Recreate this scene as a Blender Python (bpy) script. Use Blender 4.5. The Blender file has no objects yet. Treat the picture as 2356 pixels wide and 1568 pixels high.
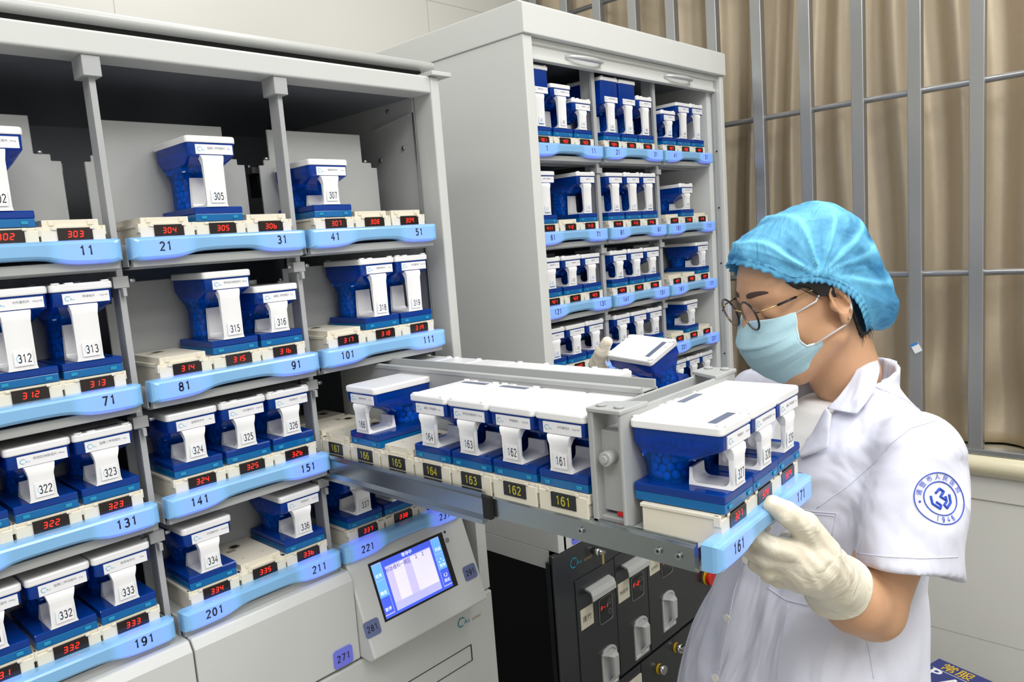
import bpy, math, random
import numpy as np
from mathutils import Vector, Matrix
random.seed(7)
col = bpy.context.scene.collection
scn = bpy.context.scene
# ---------------------------------------------------------------- camera
CAM = Vector((-0.5847117935, -0.9423147205, 1.5524107771))
ROT = ((0.6813968122697299, -0.7280630392385975, -0.07498396577473726),
       (-0.14601350184353146, -0.0348304910693991, -0.9886692541852679),
       (0.7172018136536185, 0.6846247496158177, -0.1300404195065499))
FPX = 1744.43
CR, CD, CF = (Vector(r) for r in ROT)          # right, down, forward in the room
cam = bpy.data.cameras.new('camera')
cam.sensor_width = 36.0
cam.lens = FPX * 36.0 / 2356
cam.clip_start = 0.02
cam_o = bpy.data.objects.new('camera', cam)
col.objects.link(cam_o)
m = Matrix((CR, -CD, -CF)).transposed().to_4x4()
m.translation = CAM
cam_o.matrix_world = m
scn.camera = cam_o

def at(px, py, d):
    """the point of the room seen at a pixel of the photograph, d metres in front of the lens"""
    return CAM + CR * ((px - 1178) / FPX * d) + CD * ((py - 784) / FPX * d) + CF * d

# ---------------------------------------------------------------- world, lights, exposure
world = bpy.data.worlds.new('world')
scn.world = world
world.use_nodes = True
world.node_tree.nodes['Background'].inputs[0].default_value = (0.93, 0.96, 1.0, 1)
world.node_tree.nodes['Background'].inputs[1].default_value = 0.5

def area(name, loc, rot, sx, sy, power, color=(1, 1, 1)):
    l = bpy.data.lights.new(name, 'AREA')
    l.shape = 'RECTANGLE'; l.size = sx; l.size_y = sy; l.energy = power; l.color = color
    o = bpy.data.objects.new(name, l); o.location = loc; o.rotation_euler = rot
    col.objects.link(o); return o

LAMPS = ((-0.25, -1.45, 1.2, .6, 27), (0.85, -1.0, .6, 1.2, 20), (-1.4, -1.0, .6, 1.2, 20), (0.2, 0.3, 1.2, .4, 7), (-.3, -2.3, 1.2, .6, 18))
for x, y, a_, b_, w_ in LAMPS:
    area('ceiling_lamp_light', (x, y, 2.815), (0, 0, 0), a_, b_, w_, (1, .99, .96))
scn.view_settings.view_transform = 'Standard'
scn.view_settings.look = 'None'
scn.view_settings.gamma = 1
scn.view_settings.use_curve_mapping = False
scn.view_settings.exposure = 0.0

# ---------------------------------------------------------------- materials
def lin(c):
    return tuple((v / 255 / 12.92) if v / 255 <= .04045 else ((v / 255 + .055) / 1.055) ** 2.4 for v in c)

def mat(name, rgb, rough=.45, metal=0., emit=None, estr=0., bump=0., bscale=60., var=0., alpha=None,
        trans=0., coat=0., sheen=0., sss=0., spec=.5, bdet=3.):
    M = bpy.data.materials.new(name); M.use_nodes = True
    nt = M.node_tree; N = nt.nodes; L = nt.links
    b = N['Principled BSDF']
    c = lin(rgb) + (1,)
    b.inputs['Base Color'].default_value = c
    b.inputs['Roughness'].default_value = rough
    b.inputs['Metallic'].default_value = metal
    b.inputs['Coat Weight'].default_value = coat
    b.inputs['Coat Roughness'].default_value = .12
    b.inputs['Specular IOR Level'].default_value = spec
    if sheen: b.inputs['Sheen Weight'].default_value = sheen
    if trans: b.inputs['Transmission Weight'].default_value = trans
    if sss:
        b.inputs['Subsurface Weight'].default_value = sss
        b.inputs['Subsurface Radius'].default_value = (1, .4, .25)
        b.inputs['Subsurface Scale'].default_value = .006
    if emit:
        b.inputs['Emission Color'].default_value = lin(emit) + (1,)
        b.inputs['Emission Strength'].default_value = estr
    if var or bump:
        tc = N.new('ShaderNodeTexCoord'); no = N.new('ShaderNodeTexNoise')
        no.inputs['Scale'].default_value = bscale; no.inputs['Detail'].default_value = bdet
        L.new(tc.outputs['Object'], no.inputs['Vector'])
        if bump:
            bp = N.new('ShaderNodeBump'); bp.inputs['Strength'].default_value = bump
            bp.inputs['Distance'].default_value = .002
            L.new(no.outputs['Fac'], bp.inputs['Height']); L.new(bp.outputs['Normal'], b.inputs['Normal'])
        if var:
            mx = N.new('ShaderNodeMix'); mx.data_type = 'RGBA'
            mx.inputs['A'].default_value = tuple(v * (1 - var) for v in c[:3]) + (1,)
            mx.inputs['B'].default_value = tuple(min(1, v * (1 + var)) for v in c[:3]) + (1,)
            n2 = N.new('ShaderNodeTexNoise'); n2.inputs['Scale'].default_value = bscale * .25
            L.new(tc.outputs['Object'], n2.inputs['Vector'])
            L.new(n2.outputs['Fac'], mx.inputs['Factor']); L.new(mx.outputs['Result'], b.inputs['Base Color'])
    return M

def see_through(name, rgb, tint, amount, rough=.12):
    """tinted clear plastic: part of the light passes straight through, tinted"""
    M = bpy.data.materials.new(name); M.use_nodes = True
    nt = M.node_tree; N = nt.nodes; L = nt.links
    b = N['Principled BSDF']; b.inputs['Base Color'].default_value = lin(rgb) + (1,)
    b.inputs['Roughness'].default_value = rough
    b.inputs['Specular IOR Level'].default_value = .6
    t = N.new('ShaderNodeBsdfTransparent'); t.inputs['Color'].default_value = lin(tint) + (1,)
    mx = N.new('ShaderNodeMixShader'); mx.inputs[0].default_value = amount
    L.new(b.outputs[0], mx.inputs[1]); L.new(t.outputs[0], mx.inputs[2])
    L.new(mx.outputs[0], N['Material Output'].inputs['Surface'])
    return M

M = {}
M['cab'] = mat('painted_steel_grey', (199, 201, 200), .38, bump=.05, bscale=900, coat=.15)
M['cab_in'] = mat('painted_steel_inner', (168, 170, 172), .5, bump=.05, bscale=900)
M['dark_in'] = mat('dark_inner_panel', (128, 132, 142), .25, metal=.4)
M['white_cab'] = mat('painted_steel_white', (214, 216, 215), .35, bump=.04, bscale=900, coat=.15)
M['alu'] = mat('brushed_aluminium', (170, 172, 175), .32, metal=.9)
M['steel'] = mat('galvanised_steel', (158, 166, 170), .27, metal=1, var=.12, bscale=30, bump=.04)
M['satin'] = mat('satin_silver', (206, 208, 210), .38, metal=.45)
M['chrome'] = mat('chrome', (205, 206, 208), .12, metal=1)
M['drawer'] = mat('drawer_grey_plastic', (166, 168, 168), .45)
M['beige'] = mat('ivory_plastic', (222, 216, 200), .45)
M['beige_d'] = mat('ivory_recess', (150, 144, 128), .6)
M['white'] = mat('white_plastic', (236, 236, 238), .28, coat=.3)
M['sticker'] = mat('white_sticker', (232, 232, 236), .5)
M['ink'] = mat('black_ink', (22, 24, 34), .5)
M['grey_ink'] = mat('grey_ink', (120, 122, 132), .6)
M['cyan_ink'] = mat('cyan_ink', (92, 186, 222), .5)
M['teal_ink'] = mat('teal_logo', (30, 150, 175), .5)
M['gold_ink'] = mat('gold_logo', (168, 150, 92), .5)
M['blue_ink'] = mat('blue_pen', (50, 130, 200), .5)
M['navy'] = see_through('navy_clear_plastic', (8, 72, 176), (40, 120, 240), .42)
M['navy2'] = see_through('deep_blue_clear_plastic', (4, 96, 190), (30, 160, 250), .62)
M['cover'] = see_through('base_cover_blue', (10, 66, 160), (50, 125, 230), .35)
M['teal'] = see_through('teal_clear_plastic', (2, 104, 170), (40, 140, 190), .12)
M['clip'] = mat('teal_clip', (30, 140, 180), .3)
M['pills'] = mat('pale_pills', (205, 225, 240), .6)
M['pill_white'] = mat('pale_pills', (110, 190, 235), .5)
M['win'] = mat('lid_window', (96, 104, 128), .2)
M['led_bg'] = mat('display_black', (22, 10, 12), .15, coat=.4)
M['led'] = mat('led_red', (255, 40, 20), .4, emit=(255, 34, 18), estr=1.7)
M['sign_bg'] = mat('number_plate_black', (30, 32, 36), .4)
M['yellow_ink'] = mat('yellow_number', (190, 180, 40), .5)
M['black_cab'] = mat('black_painted_steel', (34, 37, 42), .28, coat=.3, bump=.04, bscale=600)
M['black_side'] = mat('black_side_steel', (13, 14, 16), .4)
M['black'] = mat('black_rubber_and_shade', (14, 14, 15), .6)
M['red'] = mat('red_button', (200, 24, 22), .3)
M['yellow'] = mat('yellow_ring', (200, 160, 20), .4)
M['tape'] = mat('paper_tape', (212, 206, 188), .7)
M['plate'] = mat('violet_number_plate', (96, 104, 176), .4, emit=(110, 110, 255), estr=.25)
M['plate_off'] = mat('grey_blue_number_plate', (98, 108, 150), .4)
M['screen_bg'] = mat('screen_light', (160, 160, 255), .3, emit=(176, 176, 252), estr=.95)
M['screen_hi'] = mat('screen_list', (200, 200, 255), .3, emit=(214, 208, 252), estr=1.0)
M['screen_band'] = mat('screen_band', (170, 170, 240), .3, emit=(190, 180, 246), estr=1.0)
M['screen_blue'] = mat('screen_blue', (60, 80, 200), .3, emit=(70, 96, 226), estr=.85)
M['screen_btn'] = mat('screen_button', (90, 150, 230), .3, emit=(104, 168, 240), estr=.95)
M['screen_ink'] = mat('screen_ink', (50, 50, 110), .4)
M['screen_white'] = mat('screen_white', (255, 255, 255), .4, emit=(240, 240, 255), estr=1.0)
M['grille'] = mat('stainless_bar', (172, 174, 176), .26, metal=.75, var=.15, bscale=14)
M['cream'] = mat('cream_stone', (222, 214, 184), .25, coat=.4, var=.05, bscale=10)

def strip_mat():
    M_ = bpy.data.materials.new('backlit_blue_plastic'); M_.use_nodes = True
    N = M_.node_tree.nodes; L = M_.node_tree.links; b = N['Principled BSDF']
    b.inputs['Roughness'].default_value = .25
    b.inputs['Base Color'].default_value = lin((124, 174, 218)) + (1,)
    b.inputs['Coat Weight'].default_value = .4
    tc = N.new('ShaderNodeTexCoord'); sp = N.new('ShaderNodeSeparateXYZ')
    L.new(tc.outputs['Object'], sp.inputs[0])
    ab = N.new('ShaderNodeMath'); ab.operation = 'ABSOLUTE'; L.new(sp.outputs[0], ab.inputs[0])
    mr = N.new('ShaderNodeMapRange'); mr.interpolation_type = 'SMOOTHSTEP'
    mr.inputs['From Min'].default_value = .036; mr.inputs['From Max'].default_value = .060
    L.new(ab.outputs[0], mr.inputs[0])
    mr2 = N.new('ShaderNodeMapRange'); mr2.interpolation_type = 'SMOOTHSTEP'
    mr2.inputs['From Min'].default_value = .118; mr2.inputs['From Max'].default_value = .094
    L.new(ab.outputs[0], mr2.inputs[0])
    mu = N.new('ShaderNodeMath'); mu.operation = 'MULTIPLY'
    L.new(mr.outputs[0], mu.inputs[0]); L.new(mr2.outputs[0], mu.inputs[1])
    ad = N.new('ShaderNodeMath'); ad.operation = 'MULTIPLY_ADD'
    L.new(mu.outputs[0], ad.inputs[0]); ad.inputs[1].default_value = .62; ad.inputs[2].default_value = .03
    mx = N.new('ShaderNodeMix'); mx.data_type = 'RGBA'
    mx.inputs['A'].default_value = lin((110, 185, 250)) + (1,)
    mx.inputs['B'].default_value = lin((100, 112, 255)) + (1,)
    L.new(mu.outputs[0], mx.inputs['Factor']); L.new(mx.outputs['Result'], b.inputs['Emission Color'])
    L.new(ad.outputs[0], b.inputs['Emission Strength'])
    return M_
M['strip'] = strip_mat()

def tile_mat():
    """large glazed wall tiles with thin joints"""
    M_ = bpy.data.materials.new('wall_tiles'); M_.use_nodes = True
    N = M_.node_tree.nodes; L = M_.node_tree.links; b = N['Principled BSDF']
    b.inputs['Roughness'].default_value = .3
    tc = N.new('ShaderNodeTexCoord'); sp = N.new('ShaderNodeSeparateXYZ'); L.new(tc.outputs['Object'], sp.inputs[0])
    outs = []
    for k, (ax, per, off) in enumerate(((2, .353, .515), (0, .9, .106), (1, .9, -.9))):
        a = N.new('ShaderNodeMath'); a.operation = 'SUBTRACT'; a.inputs[1].default_value = off
        L.new(sp.outputs[ax], a.inputs[0])
        p = N.new('ShaderNodeMath'); p.operation = 'PINGPONG'; p.inputs[1].default_value = per / 2
        L.new(a.outputs[0], p.inputs[0])
        c = N.new('ShaderNodeMath'); c.operation = 'LESS_THAN'; c.inputs[1].default_value = .0013
        L.new(p.outputs[0], c.inputs[0]); outs.append(c)
    mx1 = N.new('ShaderNodeMath'); mx1.operation = 'MAXIMUM'
    L.new(outs[0].outputs[0], mx1.inputs[0]); L.new(outs[1].outputs[0], mx1.inputs[1])
    mx = N.new('ShaderNodeMix'); mx.data_type = 'RGBA'
    mx.inputs['A'].default_value = lin((214, 213, 207)) + (1,)
    mx.inputs['B'].default_value = lin((184, 181, 168)) + (1,)
    L.new(mx1.outputs[0], mx.inputs['Factor']); L.new(mx.outputs['Result'], b.inputs['Base Color'])
    return M_
M['tile'] = tile_mat()
M['ceil'] = mat('white_ceiling', (225, 225, 222), .8)
M['floor'] = mat('grey_floor_tiles', (150, 150, 146), .3, var=.08, bscale=12)

def curtain_mat():
    M_ = mat('satin_curtain', (192, 178, 156), .52, metal=.55, bump=.12, bscale=300, var=.05)
    N = M_.node_tree.nodes; L = M_.node_tree.links
    # crushed satin: a stretched noise over the fine weave
    bp = [n for n in N if n.type == 'BUMP'][0]
    tc = [n for n in N if n.type == 'TEX_COORD'][0]
    mp = N.new('ShaderNodeMapping'); mp.inputs['Scale'].default_value = (4, 6, 2.2)
    L.new(tc.outputs['Object'], mp.inputs[0])
    no = N.new('ShaderNodeTexNoise'); no.inputs['Scale'].default_value = 1.6; no.inputs['Detail'].default_value = 4
    L.new(mp.outputs[0], no.inputs['Vector'])
    b2 = N.new('ShaderNodeBump'); b2.inputs['Strength'].default_value = .22; b2.inputs['Distance'].default_value = .02
    L.new(no.outputs['Fac'], b2.inputs['Height']); L.new(bp.outputs['Normal'], b2.inputs['Normal'])
    L.new(b2.outputs['Normal'], N['Principled BSDF'].inputs['Normal'])
    return M_
M['curtain'] = curtain_mat()

# ---------------------------------------------------------------- mesh builder
class MB:
    def __init__(s): s.v = []; s.f = []; s.m = []; s.ms = []; s.sm = []
    def mi(s, k):
        if k not in s.ms: s.ms.append(k)
        return s.ms.index(k)
    def add(s, vs, fs, k, smooth=False):
        o = len(s.v); s.v += [tuple(v) for v in vs]; i = s.mi(k)
        for f in fs: s.f.append([a + o for a in f]); s.m.append(i); s.sm.append(smooth)
    def box(s, x0, x1, y0, y1, z0, z1, k):
        v = [(x, y, z) for x in (x0, x1) for y in (y0, y1) for z in (z0, z1)]
        s.add(v, [(0, 1, 3, 2), (4, 6, 7, 5), (0, 4, 5, 1), (2, 3, 7, 6), (0, 2, 6, 4), (1, 5, 7, 3)], k)
    def prism(s, poly, ax, a0, a1, k, smooth=False):
        """poly in the two other axes (x,y,z order kept), extruded along ax"""
        n = len(poly)
        def P(p, a): q = list(p); q.insert(ax, a); return q
        v = [P(p, a0) for p in poly] + [P(p, a1) for p in poly]
        area2 = sum(poly[i][0] * poly[(i + 1) % n][1] - poly[(i + 1) % n][0] * poly[i][1] for i in range(n))
        flip = (area2 < 0) ^ (ax == 1)
        fs = [tuple(range(n))[::-1], tuple(range(n, 2 * n))]
        sd = [(i, (i + 1) % n, n + (i + 1) % n, n + i) for i in range(n)]
        if flip: fs = [f[::-1] for f in fs]; sd = [f[::-1] for f in sd]
        s.add(v, fs, k); s.f, s.m, s.sm = s.f, s.m, s.sm
        o = len(s.v) - 2 * n
        for f in sd: s.f.append([a + o for a in f]); s.m.append(s.mi(k)); s.sm.append(smooth)
    def loft(s, rings, k, smooth=True, caps=True):
        n = len(rings[0]); v = [p for r in rings for p in r]; fs = []
        for j in range(len(rings) - 1):
            for i in range(n):
                fs.append((j * n + i, j * n + (i + 1) % n, (j + 1) * n + (i + 1) % n, (j + 1) * n + i))
        s.add(v, fs, k, smooth)
        if caps:
            o = len(s.v) - len(v)
            s.f.append([o + i for i in range(n)][::-1]); s.m.append(s.mi(k)); s.sm.append(False)
            s.f.append([o + (len(rings) - 1) * n + i for i in range(n)]); s.m.append(s.mi(k)); s.sm.append(False)
    def tube(s, pts, r, k, n=10, closed=False):
        pts = [Vector(p) for p in pts]; rings = []
        if not isinstance(r, (list, tuple)): r = [r] * len(pts)
        up = Vector((0, 0, 1)); L = len(pts)
        for i, p in enumerate(pts):
            a = pts[(i - 1) % L] if (closed or i) else p; b = pts[(i + 1) % L] if (closed or i < L - 1) else p
            t = (b - a).normalized()
            if abs(t.dot(up)) > .95: up = Vector((1, 0, 0)) if abs(t.x) < .9 else Vector((0, 1, 0))
            e = t.cross(up).normalized(); g = e.cross(t).normalized(); up = g
            rings.append([p + (e * math.cos(q) + g * math.sin(q)) * r[i] for q in [2 * math.pi * j / n for j in range(n)]])
        if closed: rings.append(rings[0])
        s.loft(rings, k, True, not closed)
    def cyl(s, c, ax, r, a0, a1, k, n=20, r1=None):
        r1 = r if r1 is None else r1; rings = []
        for a, rr in ((a0, r), (a1, r1)):
            ring = []
            for j in range(n):
                q = 2 * math.pi * j / n; p = [c[0] + rr * math.cos(q), c[1] + rr * math.sin(q)]; p.insert(ax, a); ring.append(p)
            rings.append(ring)
        s.loft(rings, k, True)
    def text(s, txt, size, M4, k, align='CENTER', sx=1., bold=0.):
        vs, fs = text_geo(txt, align, bold)
        s.add([M4 @ Vector((v[0] * size * sx, v[1] * size, 0)) for v in vs], fs, k)
    def build(s, name, parent=None, bevel=0, seg=2, loc=None):
        me = bpy.data.meshes.new(name); me.from_pydata(s.v, [], s.f)
        for k in s.ms: me.materials.append(M[k] if isinstance(k, str) else k)
        me.polygons.foreach_set('material_index', s.m); me.polygons.foreach_set('use_smooth', s.sm)
        me.validate(); me.update()
        o = bpy.data.objects.new(name, me); col.objects.link(o)
        if parent: o.parent = parent
        if loc: o.location = loc
        if bevel:
            b = o.modifiers.new('bevel', 'BEVEL'); b.width = bevel; b.segments = seg
            b.limit_method = 'ANGLE'; b.angle_limit = math.radians(50); b.harden_normals = False
        return o

_tc = {}
def text_geo(txt, align='CENTER', bold=0.):
    key = (txt, align, bold)
    if key not in _tc:
        c = bpy.data.curves.new('t', 'FONT'); c.body = txt; c.align_x = align; c.align_y = 'CENTER'
        c.resolution_u = 2; c.size = 1; c.offset = bold
        o = bpy.data.objects.new('t', c)
        me = bpy.data.meshes.new_from_object(o)
        _tc[key] = ([tuple(v.co) for v in me.vertices], [tuple(p.vertices) for p in me.polygons])
        bpy.data.objects.remove(o); bpy.data.meshes.remove(me); bpy.data.curves.remove(c)
    return _tc[key]

def _arc(cx, cy, rx, ry, a0, a1, n=10):
    return [(cx + rx * math.cos(math.radians(a0 + (a1 - a0) * i / n)), cy + ry * math.sin(math.radians(a0 + (a1 - a0) * i / n))) for i in range(n + 1)]
_s6 = [(_arc(0, -.16, .21, .28, 0, 360, 18), 1), (_arc(.02, -.02, .23, .46, 48, 185, 9), 0)]
STROKES = {
    '0': [(_arc(0, 0, .21, .44, 0, 360, 20), 1)], '1': [([(-.14, .26), (.03, .44), (.03, -.44)], 0)],
    '2': [(_arc(0, .22, .21, .22, 170, -35, 9) + [(-.21, -.42), (.23, -.42)], 0)],
    '3': [(_arc(0, .225, .18, .215, 155, -90, 9) + _arc(0, -.2, .215, .24, 90, -155, 10)[1:], 0)],
    '4': [([(.24, -.15), (-.23, -.15), (.09, .44), (.09, -.47)], 0)],
    '5': [([(.19, .42), (-.14, .42)] + _arc(-.01, -.16, .22, .28, 128, -150, 10), 0)],
    '6': _s6, '7': [([(-.21, .42), (.22, .42), (-.05, -.47)], 0)],
    '8': [(_arc(0, .22, .17, .215, 0, 360, 16), 1), (_arc(0, -.21, .21, .235, 0, 360, 16), 1)],
    '9': [([(-x, -y) for x, y in p], c) for p, c in _s6]}
def digits(mb, txt, h, F, k, th=.13, sx=1., pitch=.64):
    """sans-serif number, drawn as ribbons; h is the figure height"""
    x0 = -pitch * (len(txt) - 1) / 2
    for i, ch in enumerate(txt):
        for p, closed in STROKES[ch]:
            P = [Vector(q) for q in (p[:-1] if closed else p)]; n = len(P); lv = []; rv = []
            for j in range(n):
                a = P[j - 1] if (j or closed) else P[j]; b = P[(j + 1) % n] if (j < n - 1 or closed) else P[j]
                if (j == 0 or j == n - 1) and not closed: t = (b - a).normalized(); sc_ = 1
                else:
                    t1 = (P[j] - a).normalized(); t2 = (b - P[j]).normalized(); t = (t1 + t2).normalized(); sc_ = min(1.6, 1 / max(.45, t.dot(t1)))
                nn = Vector((-t.y, t.x)) * th / 2 * sc_; lv.append(P[j] + nn); rv.append(P[j] - nn)
            V = [F @ Vector(((x0 + i * pitch + q.x) * h * sx, q.y * h, 0)) for q in lv + rv]
            m_ = n if closed else n - 1
            mb.add(V, [(n + j, n + (j + 1) % n, (j + 1) % n, j) for j in range(m_)], k)

def frame4(o, ex, ey):
    ex = Vector(ex).normalized(); ey = Vector(ey).normalized(); ez = ex.cross(ey)
    m_ = Matrix((ex, ey, ez)).transposed().to_4x4(); m_.translation = Vector(o); return m_

SEG = {'0': 'abcdef', '1': 'bc', '2': 'abged', '3': 'abgcd', '4': 'fgbc', '5': 'afgcd', '6': 'fgedc', '7': 'abc',
       '8': 'abcdefg', '9': 'abfgc', '-': 'g', 'F': 'aefg'}
def seven(mb, txt, M4, h, k, slant=.12):
    """seven-segment digits, centred"""
    w = h * .52; t = h * .15; pit = h * .86; x0 = -pit * (len(txt) - 1) / 2
    for i, ch in enumerate(txt):
        cx = x0 + i * pit
        hs = {'a': h / 2, 'g': 0, 'd': -h / 2}; vsg = {'b': (w / 2, h / 4), 'c': (w / 2, -h / 4), 'e': (-w / 2, -h / 4), 'f': (-w / 2, h / 4)}
        for sg in SEG[ch]:
            if sg in hs:
                y = hs[sg] * .88; L_ = w / 2 - t * .15
                q = [(-L_, y), (-L_ + t / 2, y + t / 2), (L_ - t / 2, y + t / 2), (L_, y), (L_ - t / 2, y - t / 2), (-L_ + t / 2, y - t / 2)]
            else:
                x, y = vsg[sg]; y *= .88; x *= .95; L_ = h / 4 - t * .2
                q = [(x, y - L_), (x + t / 2, y - L_ + t / 2), (x + t / 2, y + L_ - t / 2), (x, y + L_), (x - t / 2, y + L_ - t / 2), (x - t / 2, y - L_ + t / 2)]
            mb.add([M4 @ Vector((cx + a + slant * b, b, 0)) for a, b in q], [tuple(range(6))[::-1] if False else tuple(range(6))], k)

def rrect(x0, x1, y0, y1, r, z, n=4):
    """rounded rectangle ring in the xy plane"""
    out = []
    for cx, cy, a in ((x1 - r, y1 - r, 0), (x0 + r, y1 - r, 90), (x0 + r, y0 + r, 180), (x1 - r, y0 + r, 270)):
        for j in range(n + 1):
            q = math.radians(a + 90 * j / n); out.append((cx + r * math.cos(q), cy + r * math.sin(q), z))
    return out

def empty(name, loc, label=None, cat=None, group=None, rz=0):
    o = bpy.data.objects.new(name, None); o.empty_display_size = .02; col.objects.link(o)
    o.location = loc; o.rotation_euler = (0, 0, rz)
    if label: tag(o, label, cat, group)
    return o
def tag(o, label=None, cat=None, group=None, kind=None):
    if label: o['label'] = label
    if cat: o['category'] = cat
    if group: o['group'] = group
    if kind: o['kind'] = kind
    return o
def copy_tree(o, parent=None):
    c = o.copy(); col.objects.link(c); c.parent = parent
    for ch in KIDS.get(o.name, [x for x in o.children]): copy_tree(ch, c)
    return c
KIDS = {}
def structure(o): o['kind'] = 'structure'; return o

# ---------------------------------------------------------------- the room
WX = 1.40      # right wall with the barred window
BY = 0.82      # back wall
mb = MB(); mb.box(-2.2, 1.75, -2.8, 0.95, -.05, 0, 'floor'); structure(mb.build('floor'))
mb = MB(); mb.box(-2.2, 1.75, -2.8, 0.95, 2.85, 2.9, 'ceil'); structure(mb.build('ceiling'))
mb = MB(); mb.box(-2.2, 1.75, BY, .95, 0, 2.85, 'tile'); structure(mb.build('wall_back'))
mb = MB(); mb.box(WX, 1.75, -2.8, BY, 0, .92, 'tile'); mb.box(WX + .28, 1.75, -2.8, BY, .92, 2.85, 'ceil')
mb.box(WX, WX + .28, -2.8, BY, 2.6, 2.85, 'tile')
structure(mb.build('wall_right'))
# cream moulded sill under the window
mb = MB()
prof = [(.0, .925), (-.012, .927), (-.026, .938), (-.032, .952), (-.030, .966), (-.018, .976), (-.002, .978), (.25, .978), (.25, .922), (0, .922)]
mb.prism([(WX + a, b) for a, b in prof], 1, -2.8, BY, 'cream', True)
structure(mb.build('trim_1'))
mb = MB(); mb.box(WX - .004, WX + .004, -2.8, BY, .868, .925, 'tile'); structure(mb.build('trim_2'))

mb = MB(); mb.box(-2.25, -2.2, -2.8, .95, 0, 2.85, 'tile'); structure(mb.build('wall_left'))
mb = MB(); mb.box(-2.25, 1.75, -2.85, -2.8, 0, 2.85, 'tile'); structure(mb.build('wall_front'))

# window bars
root = empty('window_grille', (WX, -.9, .98), 'stainless steel bar grille across the curtained window on the right wall', 'window grille')
mb = MB(); mb.box(-.012, .02, -1.85, 1.7, -.002, .012, 'grille'); mb.build('bottom_rail', root, .002)
y = -.0232 - .126 * 13
i = 0
while y < .80:
    mb = MB(); mb.box(-.012, .012, y + .9 - .015, y + .9 + .015, .012, 1.6, 'grille'); mb.build('upright', root, .002)
    y += .1262
for z in (1.402, 1.826, 2.25):
    mb = MB(); mb.cyl((.010, z - .98), 1, .0075, -1.85, 1.7, 'grille', 12); mb.build('crossbar', root)

# curtain
ny, nz = 620, 60
vs = []; fs = []
rs = random.Random(3)
ph = [rs.uniform(0, 6.28) for _ in range(8)]
for j in range(nz + 1):
    z = .985 + (2.6 - .985) * j / nz
    for i in range(ny + 1):
        y = -2.0 + (BY - .02 + 2.0) * i / ny
        wob = .020 * math.sin(2.1 * z + ph[0] + 3.2 * y) + .010 * math.sin(5 * z + ph[1] + 9 * y)
        u = (y + wob - .02) / .1262
        c = math.cos(2 * math.pi * u)
        lowf = math.exp(-((z - .99) / .14) ** 2)
        a = (.046 + .010 * math.sin(1.7 * u + ph[2])) * (1 - .4 * lowf)
        x = -a * .5 * (c + .10 * math.cos(4 * math.pi * u + ph[6]))
        x += .0008 * math.sin(2 * math.pi * u * 2 + ph[4] + 1.5 * math.sin(1.3 * z + y * 6)) + .0008 * math.sin(2 * math.pi * u * 4.3 + ph[5] + 3 * z)
        x += .008 * lowf * math.sin(26 * z + 14 * y)
        x += .010 * math.exp(-((z - 1.20) / .12) ** 2) * math.sin(9 * z + 23 * y)
        vs.append((WX + .085 + x, y, z))
for j in range(nz):
    for i in range(ny):
        a = j * (ny + 1) + i; fs.append((a, a + ny + 1, a + ny + 2, a + 1))
mb = MB(); mb.add(vs, fs, 'curtain', True)
cu = mb.build('curtain'); sd = cu.modifiers.new('solid', 'SOLIDIFY'); sd.thickness = .0015
tag(cu, 'taupe satin curtain hanging in deep folds behind the window bars', 'curtain')
mb = MB(); mb.cyl((WX + .085, 2.585), 1, .012, -2.0, BY - .02, 'alu', 12)
tag(mb.build('curtain_rod'), 'metal rod carrying the taupe satin curtain', 'curtain rod')
# small white tag stuck on the grille
mb = MB(); mb.box(-.0015, .0, -.009, .009, -.012, .012, 'sticker'); mb.box(-.0018, -.0015, -.009, .009, .006, .012, 'blue_ink')
o = mb.build('paper_tag'); o.location = (WX - .013, -.4015, 1.226); o.rotation_euler = (math.radians(-28), 0, 0)
tag(o, 'small white paper tag stuck on a window bar', 'tag')

# ---------------------------------------------------------------- canisters (pill cassettes)
ZL = {'short': .0740, 'tall': .0985, 'xl': .1300}     # underside of the lid above the dock top
def logo(mb, ox, oz, s, y, k1='cyan_ink', k2='cyan_ink', face='y'):
    """the open hexagonal C with a small A beside it, on a plane facing -Y"""
    F = frame4((ox, y, oz), (1, 0, 0), (0, 0, 1))
    pts = [(.95, .62), (.45, .95), (-.45, .95), (-.95, .3), (-.95, -.3), (-.45, -.95), (.45, -.95)]
    t = .26
    for a, b in zip(pts[:-1], pts[1:]):
        a = Vector(a); b = Vector(b); d = (b - a).normalized(); n = Vector((-d.y, d.x)) * t * .5; a2 = a - d * .08; b2 = b + d * .08
        q = [a2 - n, b2 - n, b2 + n, a2 + n]
        mb.add([F @ Vector((p.x * s, p.y * s, 0)) for p in q], [(0, 1, 2, 3)], k1)
    mb.text('A', s * 1.5, frame4((ox + s * 1.35, y, oz - s * .35), (1, 0, 0), (0, 0, 1)), k1)
    mb.text('a', s * 1.3, frame4((ox + s * 2.3, y, oz - s * .4), (1, 0, 0), (0, 0, 1)), k2)

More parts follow.
